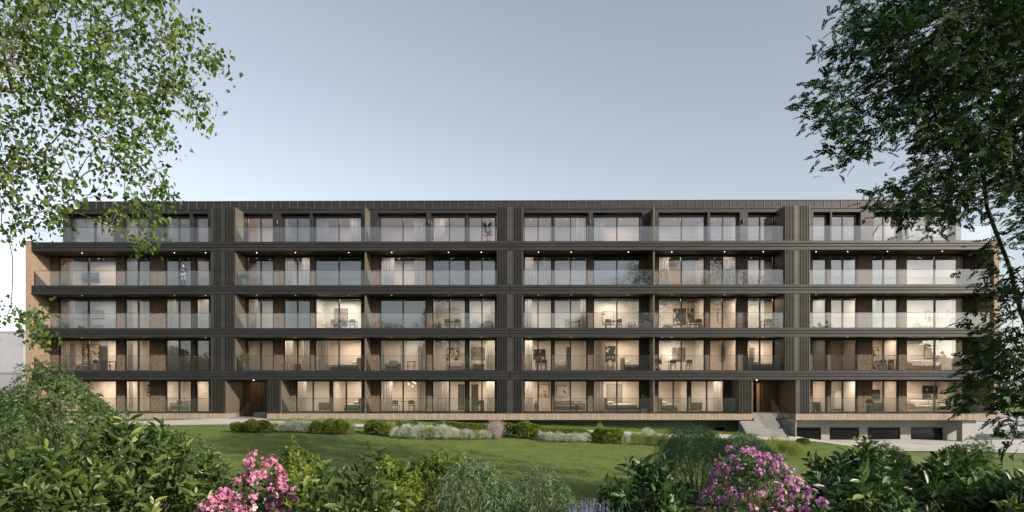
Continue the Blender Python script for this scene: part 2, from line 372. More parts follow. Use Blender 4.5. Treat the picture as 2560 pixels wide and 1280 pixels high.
# ------------------------------------------------------------------ building
BLD = thing('apartment_building', 'long dark bronze and brown brick apartment block of five storeys with glass balconies', 'apartment building')
XL0, XL1 = X(64), X(78); XR0, XR1 = X(2485), X(2498)
BANDS = [(9.92, 9.29), (6.89, 6.27), (3.90, 3.27), (0.917, 0.30)]    # top, bottom relative to the eye; storeys 5..2
BANDS = [(a+EZ, b+EZ) for a, b in BANDS]
PT, PB = EZ-2.06, EZ-2.49
YB = 1.80
for k, (zt, zb) in enumerate(BANDS):
    b = MB()
    h = zt - zb; g = 0.032
    cuts = [zb, zb+h*0.36, zb+h*0.66, zt]
    for i in range(3):
        za = cuts[i] + (g if i else 0); zc = cuts[i+1] - (g if i < 2 else 0)
        for (xa, xb) in ((XL1, X(1273.5)), (X(1275), XR0)):
            b.box(xa+0.01, 0.0, za, xb, 0.12 if i < 2 else 0.14, zc)
    b.build('balcony_fascia', M_METAL, BLD)
    s = MB().box(XL1+0.01, 0.122 if 0 else 0.142, zb+0.06, XR0-0.01, 7.2, zt-0.02); s.build('floor_slab', M_GAP, BLD)
    # gap liner behind the fascia strips
    MB().box(XL1+0.012, 0.05, zb+0.012, XR0-0.012, 0.10, zt-0.012).build('fascia_liner', M_GAP, BLD)
    MB().box(XL1+0.012, 0.125, zb+0.02, XR0-0.012, YB-0.002, zb+0.055).build('soffit', M_SOFFIT, BLD)
# ground floor slab
MB().box(XL1+0.01, 0.30, PB+0.05, X(562)-.3, 7.2, PT-0.02).build('floor_slab', M_GAP, BLD)
MB().box(X(668)+.02, 0.30, PB+0.05, X(1882)-.02, 7.2, PT-0.02).build('floor_slab', M_GAP, BLD)
MB().box(X(1990)+.3, 0.30, PB+0.05, XR0-0.01, 7.2, PT-0.02).build('floor_slab', M_GAP, BLD)
gzl = EZ-2.55
p = MB(); p.box(XL0, 0.0, gzl-1.0, X(562), 0.28, PT); p.box(X(562)-0.28, 0.285, gzl-1.0, X(562), 3.0, PT-0.01); p.build('plinth', M_PLINTH, BLD)
p = MB(); p.box(X(668), 0.0, PB, X(1274.3)-.004, 0.28, PT); p.box(X(1274.3)+.004, 0.0, PB, X(1882), 0.28, PT); p.build('plinth', M_PLINTH, BLD)
p = MB(); p.box(X(1990), 0.0, PB, XR1, 0.28, PT); p.box(X(1990), 0.285, PB+0.003, X(1990)+0.28, 2.8, PT-0.01); p.build('plinth', M_PLINTH, BLD)
# underside of the overhang
# end walls
ZT5 = BANDS[0][0]
e = MB(); e.box(XL0, 0.0 if 0 else -0.01, PT+0.002, XL1, 8.0, ZT5+0.02); e.build('end_wall', M_BRICKT, BLD)
e = MB(); e.box(XR0, -0.01, PT+0.002, XR1, 8.0, ZT5-0.02); e.build('end_wall', M_BRICKT, BLD)
e = MB(); e.box(XL0-0.03, -0.04, ZT5+0.022, XL1+0.02, 8.05, ZT5+0.06); e.box(XR0-0.02, -0.04, ZT5-0.018, XR1+0.03, 8.05, ZT5+0.02); e.build('wall_coping', M_METAL, BLD)
MB().box(XL0, 7.21, EZ-6, XR1, 7.5, ZT5-.03).build('rear_wall', M_CONC, BLD)

# windows --------------------------------------------------------
W = [(152,291,222),(317,375,347),(418,478,449),(494,523,None),(621,683,653),(713,775,744.5),(791,903,848),(953,1064,1008),(1084,1162,1124),(1174,1237,1205),
     (1312,1377,1345),(1387,1465,1426),(1485,1597,1542),(1647,1759,1703),(1775,1839,1806),(1869,1931,1899),(2031,2063,None),(2077,2138,2106),(2180,2241,2208),(2266,2406,2336)]
W1F = list(W); W1F[4] = None; W1F[5] = (744,824,783.5); W1F[6] = (833,904,866); W1F[13] = (1646,1717,1683); W1F[14] = (1728,1807,1766.5); W1F[15] = None
W5F = list(W); W5F[0] = (185,290,239); W5F[19] = (2267,2374,2320)
FLOORS = {  # z floor, z head, window plane
 1: (PT, BANDS[3][1]+0.02, YB), 2: (BANDS[3][0], BANDS[2][1]+0.02, YB), 3: (BANDS[2][0], BANDS[1][1]+0.02, YB),
 4: (BANDS[1][0], BANDS[0][1]+0.02, YB), 5: (BANDS[0][0], EZ+12.18, YB)}
WIN = {1: W1F, 2: W, 3: W, 4: W, 5: W5F}
GLZ = 1.93   # y of glass
def build_window(fl, wdef):
    zf, zh, yp = FLOORS[fl]
    x0, x1 = X(wdef[0], GLZ), X(wdef[1], GLZ)
    z0 = zf + 0.01; z1 = zh - 0.01
    fw = 0.10; ya, yb = GLZ-0.07, GLZ+0.06
    b = MB()
    xa, xb = x0-fw, x1+fw
    b.box(xa, ya, z0, x0, yb, z1); b.box(x1, ya, z0, xb, yb, z1)
    b.box(x0, ya, z0, x1, yb, z0+0.07); b.box(x0, ya, z1-0.13, x1, yb, z1)
    panes = [(x0, x1)]
    if wdef[2]:
        xm = X(wdef[2], GLZ); b.box(xm-0.045, ya, z0+0.07, xm+0.045, yb, z1-0.13); panes = [(x0, xm-0.045), (xm+0.045, x1)]
    fr = b.build('window', M_FRAME, BLD)
    g = MB()
    for (a, c) in panes: g.quad((a, GLZ, z0+0.07), (c, GLZ, z0+0.07), (c, GLZ, z1-0.13), (a, GLZ, z1-0.13))
    g.build('pane', M_GLASS, fr)
    return xa, xb
SPANS = {}
for fl in WIN:
    sp = []
    for i, wd in enumerate(WIN[fl]):
        if wd is None: sp.append(None); continue
        sp.append(build_window(fl, wd))
    SPANS[fl] = sp
# brick piers on storeys 1-4
BLK = [(526,586),(1243,1307),(1963,2026)]
for fl in (1, 2, 3, 4):
    zf, zh, _ = FLOORS[fl]
    zc = zh + 0.03
    edges = [XL1+0.005]
    for s in SPANS[fl]:
        if s: edges += [s[0]+0.0, s[1]-0.0]
    edges.append(XR0-0.005)
    holes = []
    if fl == 1: holes = [(X(562), X(668)), (X(1882), X(1990))]
    b = MB()
    for i in range(0, len(edges), 2):
        a, c = edges[i]+0.001, edges[i+1]-0.001
        if c - a < 0.02: continue
        segs = [(a, c)]
        for h in holes:
            ns = []
            for (p0, p1) in segs:
                if h[1] <= p0 or h[0] >= p1: ns.append((p0, p1)); continue
                if h[0]-p0 > 0.05: ns.append((p0, h[0]))
                if p1-h[1] > 0.05: ns.append((h[1], p1))
            segs = ns
        for (p0, p1) in segs: MB().box(p0, YB, zf+0.002, p1, YB+0.30, zc).build('brick_pier', M_BRICK, BLD)
    MB().box(XL1+.02, YB+0.02, zh-0.008, XR0-.02, YB+0.28, zh+0.028).build('lintel', M_GAP, BLD)
# storey 5 metal wall with deep openings
XA5, XB5 = X(157, 1.45), X(2403, 1.45); Z5T = EZ+12.63
b = MB(); zf, zh, _ = FLOORS[5]; yw0 = 1.45
edges = [XA5]
for wd in WIN[5]: edges += [X(wd[0]-1.5, GLZ)-0.10, X(wd[1]+1.5, GLZ)+0.10]
edges.append(XB5)
for i in range(0, len(edges), 2):
    if edges[i+1]-edges[i] > 0.03: b.box(edges[i], yw0, zf+0.001, edges[i+1], GLZ+0.10, zh+0.10)
b.box(XA5, yw0, zh+0.101, XB5, GLZ+0.30, Z5T-0.10)
b.build('top_storey_wall', M_METAL, BLD)
MB().box(XA5-0.03, yw0-0.05, Z5T-0.098, XB5+0.03, 3.0, Z5T-0.02).build('wall_coping', M_METAL, BLD)
for i, wd in enumerate(WIN[5]):
    pass
b = MB(); b.box(XA5, GLZ+0.101, zf+.001, XA5+0.2, 7.2, Z5T-0.1); b.box(XB5-0.2, GLZ+0.101, zf+.001, XB5, 7.2, Z5T-0.1); b.box(XA5+.2, 7.0, zf+.001, XB5-.2, 7.2, Z5T-0.1)
b.build('top_storey_side_wall', M_METAL, BLD)
MB().box(XA5+.2, GLZ+.31, EZ+12.42, XB5-.2, 7.0, EZ+12.5).build('roof', M_ROOF, BLD)
# standing seam parapet
yp = 3.2; xa, xb = X(199, yp), X(2381, yp); zt = EZ+13.67
b = MB(); b.box(xa, yp, Z5T-0.1, xb, 7.0, zt-0.04)
pr = b.build('roof_parapet', M_ROOF, BLD)
b = MB(); n = int((xb-xa)/0.625)
for i in range(n+1):
    x = xa + (xb-xa)*i/n; b.box(x-0.012, yp-0.035, Z5T-0.09, x+0.012, yp-0.001, zt-0.04)
b.box(xa-.03, yp-.05, zt-.039, xb+.03, 7.05, zt)
b.build('standing_seam', M_SEAM, pr)
# louvre screens --------------------------------------------------
def louvre(xp0, xp1, z0, z1, flats=(), yback=YB+0.02, y0=0.02, left_open=False):
    x0, x1 = X(xp0), X(xp1)
    b = MB(); b.box(x0+0.002, y0+0.11, z0, x1-0.002, yback-0.025, z1)
    core = b.build('slatted_screen', M_GAP, BLD)
    MB().box(x1-0.001, y0+0.112, z0+.001, x1+0.03, yback-0.026, z1-.001).build('side_panel', M_SIDE_LIT, core); MB().box(x0-0.03, y0+0.112, z0+.001, x0+0.001, yback-0.026, z1-.001).build('side_panel', M_SIDE_LIT, core)
    s = MB(); pitch = 0.108; n = max(2, round((x1-x0)/pitch)); pitch = (x1-x0)/n
    for i in range(n):
        a = x0 + pitch*i
        px = xp0 + (xp1-xp0)*(i+.5)/n
        if any(f0 <= px <= f1 for f0, f1 in flats):
            s.box(a, y0+0.03, z0+.002, a+pitch, y0+0.109, z1-.002)
        else:
            wv = pitch*0.42
            s.box(a+0.005, y0, z0+.002, a+0.005+wv, y0+0.109, z1-.002)
    s.build('slat', M_SLAT, core)
    return core
for fl in (1, 2, 3, 4, 5):
    zf, zh, _ = FLOORS[fl]
    if fl == 5: z0, z1, yb = zf+0.003, EZ+12.35, 1.44
    elif fl == 1: z0, z1, yb = PT+0.003, BANDS[3][1]-0.003+.02, YB
    else: z0, z1, yb = zf+0.003, BANDS[4-fl+0][1]+0.017 if 0 else FLOORS[fl][1]-0.003, YB
    if fl > 1:
        louvre(526, 586, z0, z1, ((526, 535), (553, 560)), yb)
        louvre(1963, 2026, z0, z1, ((1988, 1999),), yb)
    else:
        louvre(526, 562, z0, z1, ((526, 530),), 3.0); louvre(668, 701, z0, z1, ((696, 701),), yb)
        louvre(1848, 1882, z0, z1, (), yb); louvre(1990, 2026, z0, z1, ((1990, 2002),), 2.8)
    louvre(1243, 1307, z0, z1, ((1269, 1281),), yb)
    # party fins
    for (f0, f1) in ((910.5, 913.5), (1634.5, 1637.5)):
        yb2 = 1.44 if fl == 5 else YB-0.005
        MB().box(X(f0), 0.16, z0, X(f1), yb2, z1 if fl < 5 else EZ+12.33).build('balcony_divider', M_SIDE_LIT, BLD)
# balustrades ------------------------------------------------------
for fl in (1, 2, 3, 4, 5):
    zf = FLOORS[fl][0]
    segs = [(79.5, 525), (587, 1242), (1308, 1962), (2027, 2483.5)]
    if fl == 1: segs = [(79.5, 525), (702, 1242), (1308, 1847), (2027, 2483.5)]
    for (a, c) in segs:
        x0, x1 = X(a)+0.01, X(c)-0.01
        g = MB(); n = max(1, round((x1-x0)/3.0)); 
        for i in range(n):
            p0 = x0+(x1-x0)*i/n; p1 = x0+(x1-x0)*(i+1)/n
            g.quad((p0+0.006, 0.20, zf+0.0), (p1-0.006, 0.20, zf+0.0), (p1-0.006, 0.20, zf+1.05), (p0+0.006, 0.20, zf+1.05))
        go = g.build('glass_balustrade', M_RAIL, BLD)
        r = MB().box(x0, 0.185, zf+1.051, x1, 0.215, zf+1.07); r.build('top_rail', M_METAL if fl != 4 else M_METAL, go)
zf = FLOORS[5][0]
for xs_ in (X(78)+0.02,):
    go = MB().quad((xs_, 0.22, zf), (xs_, 6.5, zf), (xs_, 6.5, zf+1.05), (xs_, 0.22, zf+1.05)).build('glass_balustrade', M_RAIL, BLD)
    MB().box(xs_-.015, 0.22, zf+1.051, xs_+.015, 6.5, zf+1.07).build('top_rail', M_METAL, go)
# downlights
DL = [204,435,513,641,738,871,979,1121,1203,1346,1428,1571,1680,1812,1909,2041,2120,2220,2357]
for k in (0, 1, 2):
    for i, px in enumerate(DL):
        if k == 2 and i % 2: continue
        x = X(px, 0.7); z = BANDS[k][1]+0.02
        MB().lathe([(0.028, 0), (0.028, -0.012)], (x, 0.75, z-0.001), 10).build('downlight', M_LAMP if k == 0 else emis('dim_lamp', (1, .8, .6), 2.0) if not bpy.data.materials.get('dim_lamp') else bpy.data.materials['dim_lamp'], BLD)
for px in (694, 1072, 1475, 1857, 2162):
    x = X(px, yw0); z = Zp(555, yw0)
    b = MB(); b.lathe([(0.05, -0.13), (0.055, -0.12), (0.055, 0.12), (0.05, 0.13)], (x, yw0-0.10, z), 12); b.box(x-0.03, yw0-0.06, z-0.04, x+0.03, yw0-0.001, z+0.04)
    b.build('wall_lamp', M_WOOD, BLD)
# entrances ---------------------------------------------------------
zf, zc = EZ-2.42, BANDS[3][1]+0.02
b = MB(); b.box(X(562)-.5, 3.0, PB-.2, X(672, 3), 3.2, zc); b.build('entrance_wall', M_CLAD, BLD)
b = MB(); b.box(X(562)-0.1, YB+0.31, PT+.003, X(562)-0.002, 2.99, zc); b.build('entrance_wall', M_CLAD, BLD)
d = MB(); d.box(X(660, 2.9), 2.9, PT-.05, X(667, 2.9), 2.99, zc-0.25); d.build('entrance_door', M_FRAME, BLD)
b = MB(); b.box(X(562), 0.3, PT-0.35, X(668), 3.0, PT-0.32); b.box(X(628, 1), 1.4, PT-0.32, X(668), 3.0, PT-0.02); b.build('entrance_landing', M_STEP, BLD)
b = MB(); z0 = PT-0.25
b.tube([(X(601, 1.5), 1.5, z0+0.25), (X(632, 1.5), 1.5, z0+1.3)], 0.02); b.tube([(X(632, 1.5), 1.5, z0+0.2), (X(632, 1.5), 1.5, z0+1.3)], 0.018)
for i in range(1, 9):
    t = i/9; x = X(601, 1.5)*(1-t)+X(632, 1.5)*t; b.tube([(x, 1.5, z0+.1), (x, 1.5, z0+0.25+1.05*t)], 0.008)
b.build('railing', M_BLACK, BLD)
# right entrance
yb = 2.8
b = MB(); b.box(X(1900, yb), yb, PB, X(1990)+0.1, yb+.2, zc); b.build('entrance_wall', M_CLAD, BLD)
b = MB(); b.box(X(1990)+.002, YB+0.31, PT+.003, X(1990)+.1, yb-.01, zc); b.build('entrance_wall', M_CLAD, BLD)
b = MB(); x0 = X(1882, yb); b.box(x0-0.6, yb+.05, PT, x0+.05, yb+.15, zc); b.build('entrance_door', M_OAK, BLD)
db = MB(); db.box(X(1891, yb), yb-.05, PT+.02, X(1898.5, yb), yb+.02, zc-.25); dd = db.build('entrance_door', M_OAK, BLD)
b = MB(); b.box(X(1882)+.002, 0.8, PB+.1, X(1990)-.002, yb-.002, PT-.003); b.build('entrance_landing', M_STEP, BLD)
ld = bpy.data.lights.new('entrance_lamp', 'AREA'); ld.energy = 14; ld.size = 0.6; ld.color = (1, .72, .42)
lo = bpy.data.objects.new('entrance_light', ld); lo.location = (X(1893, 1.9), 2.0, zc-0.08); link(lo, BLD)
MB().lathe([(0.05, 0), (0.05, -0.02)], (X(1893, 1.9), 2.0, zc-.03), 12).build('ceiling_lamp', M_LAMP, BLD)
ld = bpy.data.lights.new('entrance_lamp', 'AREA'); ld.energy = 8; ld.size = 0.6; ld.color = (1, .65, .38)
lo = bpy.data.objects.new('entrance_light', ld); lo.location = (X(630, 2), 2.3, zc-0.08); link(lo, BLD)
MB().lathe([(0.05, 0), (0.05, -0.02)], (X(630, 2), 2.3, zc-.03), 12).build('ceiling_lamp', M_LAMP, BLD)
# steps
ST = thing('entrance_steps', 'pale concrete entrance steps with black railing rising to the right doorway', 'steps', (X(1930), -0.5, ground(X(1930), -1.8)))
ox, oy, oz = ST.location
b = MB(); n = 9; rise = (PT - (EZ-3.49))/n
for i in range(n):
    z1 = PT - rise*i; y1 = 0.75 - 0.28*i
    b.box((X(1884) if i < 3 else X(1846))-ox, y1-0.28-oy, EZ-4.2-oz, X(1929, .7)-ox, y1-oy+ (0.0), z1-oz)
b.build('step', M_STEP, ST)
b = MB(); xr = X(1929, .7)+.04-ox
b.tube([(xr, .75-oy, PT+1.0-oz), (xr, .75-.28*n-oy, PT-rise*n+1.0-oz)], 0.022, 8)
b.tube([(xr, .75-oy, PT-.1-oz), (xr, .75-.28*n-oy, PT-rise*n-.0-oz)], 0.018, 8)
for i in range(24):
    t = i/23; y = .75-.28*n*t; z = PT-rise*n*t; b.tube([(xr, y-oy, z-.1-oz), (xr, y-oy, z+1.0-oz)], 0.011, 5)
b.build('railing', M_BLACK, ST)
MB().box(X(1862), -0.35, EZ-4, X(1869), 1.2, PB-.01).build('slatted_screen', M_SLAT, BLD)
# basement
b = MB(); yb = 1.8
bw = [(1980,2053),(2074,2148),(2169,2251),(2277,2358)]
zt, z0, z1, zg = PB+.04, Zp(1099, yb), Zp(1067.5, yb), EZ-5
x = X(1866, yb); xe = X(2401, yb)
bl = [(1512, 1602), (1787, 1812)]
def wallrun(b, xa, xb, holes, zt, hz0, hz1, zg, yb):
    x = xa
    for (a, c) in holes:
        a, c = X(a, yb), X(c, yb); b.box(x, yb, zg, a, yb+.3, zt); b.box(a, yb, zg, c, yb+.3, hz0); b.box(a, yb, hz1, c, yb+.3, zt); x = c
    b.box(x, yb, zg, xb, yb+.3, zt)
wallrun(b, X(1964, yb), xe, bw, zt, z0, z1, zg, yb)
b.build('basement_wall', M_CONC, BLD); b = MB()
wallrun(b, X(668, yb), X(1866, yb), bl, zt, Zp(1094, yb), z1, zg, yb)
b.build('basement_wall', M_CONC, BLD)
MB().box(X(1964), -1.6, zg, X(1966), 2.1, PB-.005).build('basement_wall', M_CONC, BLD)
for (a, c), q0 in [(h, z0) for h in bw]+[(h, Zp(1094, yb)) for h in bl]:
    a, c = X(a, yb), X(c, yb); b = MB()
    b.box(a+.002, yb+.1, q0+.002, a+.06, yb+.16, z1-.002); b.box(c-.06, yb+.1, q0+.002, c-.002, yb+.16, z1-.002); b.box(a+.06, yb+.1, q0+.002, c-.06, yb+.16, q0+.06); b.box(a+.06, yb+.1, z1-.06, c-.06, yb+.16, z1-.002)
    fo = b.build('basement_window', M_FRAME, BLD)
    MB().quad((a+.06, yb+.13, q0+.06), (c-.06, yb+.13, q0+.06), (c-.06, yb+.13, z1-.06), (a+.06, yb+.13, z1-.06)).build('pane', M_DARKGLASS, fo)
MB().box(X(2416), 0.4, EZ-5, X(2440, .4), 1.0, PB-.004).build('pillar', M_CONC, BLD)
MB().box(X(668), .29, PB+.005, X(1882), 7.2, PB+.045).build('overhang_soffit', M_CONC, BLD)
MB().box(X(1990)+.3, .29, PB+.005, XR1, 7.2, PB+.045).build('overhang_soffit', M_CONC, BLD)
# ------------------------------------------------------------------ rooms
BR = {1: [.9,.9,.9,.8,0,1,.9,1,1,1,1,1,1,.9,.95,0,.8,1,.7,1],
      2: [1,.6,.14,.10,.3,.8,1,.7,.85,.8,1,.8,1,1.15,1.1,.9,.12,.22,.8,1.0],
      3: [.45,.4,.3,.3,.35,.10,1.1,.07,.6,.55,.6,.6,1,1,1,.9,.2,.6,.2,.7],
      4: [.8,.2,.12,.12,.3,.7,.06,.75,.07,.07,.4,.35,.04,.9,.45,.25,.08,.12,.15,.6],
      5: [.3,.3,.12,.12,.7,.15,.45,.65,.65,.65,.65,.65,.7,.55,.4,.2,.2,.25,.35,.4]}
WM = {(3, 0): 'blue', (2, 2): 'grey', (2, 3): 'grey', (4, 6): 'grey', (4, 12): 'grey', (3, 7): 'grey', (3, 5): 'grey', (2, 8): 'white', (2, 9): 'white', (2, 11): 'white', (3, 8): 'white', (3, 9): 'white'}
ROOMY = {1: 4.6, 2: 4.6, 3: 4.6, 4: 4.6, 5: 4.8}
for fl in WIN:
    zf, zh, _ = FLOORS[fl]
    sp = [(i, s) for i, s in enumerate(SPANS[fl]) if s]
    for k, (i, s) in enumerate(sp):
        xa = (sp[k-1][1][1]+s[0])/2 + 0.03 if k else s[0]-0.15
        xb = (s[1]+sp[k+1][1][0])/2 - 0.03 if k < len(sp)-1 else s[1]+0.15
        xa = max(xa, s[0]-1.2); xb = min(xb, s[1]+1.2)
        kind = WM.get((fl, i), 'rose' if fl == 5 else ('warm' if (i+fl) % 3 else 'white'))
        yr = ROOMY[fl] + 0.4*((i*7+fl*3) % 3)
        yr = min(yr, 6.9)
        z0, z1 = zf+0.012, min(zh+0.045, zh+0.03+.015); ya = YB+0.301 if fl < 5 else GLZ+.105
        b = MB(); 
        b.quad((xa, yr, z0), (xb, yr, z0), (xb, yr, z1), (xa, yr, z1)); b.quad((xa, ya, z0), (xa, yr, z0), (xa, yr, z1), (xa, ya, z1))
        b.quad((xb, yr, z0), (xb, ya, z0), (xb, ya, z1), (xb, yr, z1)); b.quad((xa, ya, z1), (xa, yr, z1), (xb, yr, z1), (xb, ya, z1))
        rm = b.build('room', wall_mat(kind), BLD)
        MB().quad((xa, ya-.1, z0+.003), (xb, ya-.1, z0+.003), (xb, yr, z0+.003), (xa, yr, z0+.003)).build('floor', M_FLOOR, rm)
        br = BR[fl][i]; ROOM[(fl, i)] = (xa, xb, yr, z0, z1, rm)
        cx, cyy = (xa+xb)/2 + 0.3*((i*5+fl) % 3-1), 3.0+0.2*((i+fl) % 2)
        MB().lathe([(0.055, 0), (0.055, -0.02)], (cx, cyy, z1-.002), 12).build('ceiling_lamp', emis('lamp_%d_%d' % (fl, i), (1, .86, .66), 1.1*br), rm)
        ld = bpy.data.lights.new('room_lamp', 'AREA'); ld.shape = 'DISK'; ld.size = 1.5; ld.energy = (54 if fl < 4 else 36)*br*max(1, (xb-xa)/2.8); ld.color = (1, .82, .63) if fl < 4 else (1, .80, .64)
        lo = bpy.data.objects.new('room_light', ld); lo.location = (cx, cyy, z1-0.06); link(lo, rm)
# ------------------------------------------------------------------ foliage tools
def unit(v): return v / np.maximum(np.linalg.norm(v, axis=-1, keepdims=True), 1e-9)
T_LAUREL = (np.array([(0,0,0),(.5,0,-.03),(.28,.15,.04),(.66,.17,.03),(.9,.07,-.04),(1,0,-.09),(.28,-.15,.04),(.66,-.17,.03),(.9,-.07,-.04)]),
            np.array([(0,1,3,2),(0,6,7,1),(1,5,4,3),(1,7,8,5)]))
T_OVATE = (np.array([(0,0,0),(.45,0,-.05),(.3,.36,.04),(1,0,-.04),(.3,-.36,.04)]), np.array([(0,1,3,2),(0,4,3,1)]))
T_RHOMB = (np.array([(0,0,0),(.45,.2,.03),(1,0,0),(.45,-.2,.03)]), np.array([(0,3,2,1)]))
T_THIN = (np.array([(0,0,0),(.45,.07,.01),(1,0,0),(.45,-.07,.01)]), np.array([(0,3,2,1)]))
T_BLADE = (np.array([(0,.05,0),(.6,.04,.08),(1,0,.22),(0,-.05,0)]), np.array([(0,1,2,3)]))
def _frond():
    v = []; f = []; g = np.random.default_rng(9)
    for i in range(13):
        t = .16 + .8*i/12; sgn = 1 if i % 2 else -1
        n = len(v); ln = (.30+.06*g.random())*(1.05-.5*t); dx, dy = (.72, sgn*.69) if i < 12 else (1, 0)
        a_ = g.uniform(-.3, .3); dx, dy = dx*math.cos(a_)-dy*math.sin(a_), dx*math.sin(a_)+dy*math.cos(a_)
        wd_ = .062+.02*g.random(); qx, qy = -dy*wd_, dx*wd_; h = -.25*t*t; tw = g.uniform(-.03, .03)
        v += [(t,0,h),(t+dx*ln*.45+qx,dy*ln*.45+qy,h-.02+tw),(t+dx*ln,dy*ln,h-.09),(t+dx*ln*.45-qx,dy*ln*.45-qy,h-.02-tw)]
        f.append((n,n+3,n+2,n+1))
    return np.array(v), np.array(f)
T_FROND = _frond()
def _flower():
    v = []; f = []
    for k in range(5):
        a = 2*math.pi*k/5; c, s_ = math.cos(a), math.sin(a); n = len(v)
        for (r, u, h) in ((.05,0,0),(.5,.33,.3),(1,0,.25),(.5,-.33,.3)): v.append((h, r*c-u*s_, r*s_+u*c))
        f.append((n,n+1,n+2,n+3))
    return np.array(v), np.array(f)
T_FLOWER = _flower()
def leaf_arrays(Pn, Dn, size, tmpl, upw=0.9, g=None, jitter=0.45, var=None):
    g = g or rng
    Tv, Tf = tmpl; n = len(Pn); a = unit(Dn)
    up = np.zeros_like(a); up[:, 2] = upw; up += g.normal(0, jitter, a.shape)
    nn = unit(up - (up*a).sum(1, keepdims=True)*a); s_ = np.cross(a, nn)
    size = np.broadcast_to(np.asarray(size), (n,))
    V = Pn[:, None, :] + size[:, None, None]*(Tv[None, :, 0:1]*a[:, None, :] + Tv[None, :, 1:2]*s_[:, None, :] + Tv[None, :, 2:3]*nn[:, None, :])
    k = len(Tv); Fc = Tf[None] + (np.arange(n)*k)[:, None, None]
    vr = g.random(n) if var is None else var
    return V.reshape(-1, 3), Fc.reshape(-1, Tf.shape[1]), np.repeat(vr, len(Tf))
def leaf_mesh(name, m, parts, parent=None):
    V = []; Fc = []; A = []; o = 0
    for v, f, a in parts: V.append(v); Fc.append(f+o); A.append(a); o += len(v)
    return grid_mesh(name, np.concatenate(V), np.concatenate(Fc), m, parent, False, np.concatenate(A))
def lumps(d, g, n=14, amp=.28, sharp=9):
    c = unit(g.normal(0, 1, (n, 3))); w_ = g.uniform(-.6, 1, n)
    return 1 + amp*(np.exp(sharp*(d@c.T - 1))*w_).sum(1)
def shoots(g, n, rx, ry, h, inner=.62, amp=.28, zc=.42, zmin=-.35, sharp=9, nl=14):
    d = unit(g.normal(0, 1, (int(n*1.8)+10, 3))); d = d[d[:, 2] > zmin][:n]
    r = lumps(d, g, nl, amp, sharp) * (inner + (1-inner)*g.random(len(d))**.55)
    p = d * r[:, None] * np.array([rx, ry, h*(1-zc)]); p[:, 2] += h*zc
    p[:, 2] = np.maximum(p[:, 2], .03*h)
    return p, d
def shoot_leaves(g, p, d, k, slen, lsize, tmpl, up=.5, noise=.5, droop=0.0, spread=.9, tiplift=0.0, lsv=.3, upw=.9):
    n = len(p)
    sd = unit(d*np.array([1,1,.6]) + np.array([0,0,up]) + g.normal(0, noise, d.shape))
    ref = unit(np.cross(sd, g.normal(0, 1, sd.shape))); ref2 = np.cross(sd, ref)
    Ps = []; Ds = []; Ss = []
    sl = slen*g.uniform(.6, 1.3, n)
    for i in range(k):
        t = (i+.5)/k; an = i*2.4 + g.random(n)*.6
        rad = ref*np.cos(an)[:, None] + ref2*np.sin(an)[:, None]
        pos = p + sd*(sl*(t-.4))[:, None]; pos[:, 2] -= droop*sl*t*t
        dr = unit(sd*(1-spread*.55+.5*t*tiplift) + rad*spread + np.array([0, 0, -droop*t*1.4]))
        Ps.append(pos); Ds.append(dr); Ss.append(lsize*(1-.35*abs(t-.45))*g.uniform(1-lsv, 1+lsv, n))
    var = np.tile(np.clip(g.normal(.45, .22, n), 0, 1), k) + g.normal(0, .12, n*k)
    return leaf_arrays(np.concatenate(Ps), np.concatenate(Ds), np.concatenate(Ss), tmpl, upw, g, var=np.clip(var, 0, 1))
def stems(g, pts, h, n, r, parent, m=None, name='stem', base=.12):
    b = MB(); idx = g.choice(len(pts), min(n, len(pts)), replace=False)
    for i in idx:
        t = pts[i]; a = np.array([t[0]*base+g.normal(0, .03), t[1]*base+g.normal(0, .03), -.1])
        mid = a*.45+t*.55; mid[2] = max(mid[2], t[2]*.42); mid[:2] *= .8
        b.tube([a, (a+mid)/2+g.normal(0, .01, 3), mid, t], [r, r*.8, r*.55, r*.25], 5)
    return b.build(name, m or M_TWIG, parent)
def ground_hit(px, py):
    r = ray(px, py); o = Vector((0, -D, EZ)); t = 3.0
    while t < 80:
        q = o + r*t
        if q.z < ground_h(q.x, q.y): return q, t
        t += .05
    return q, t
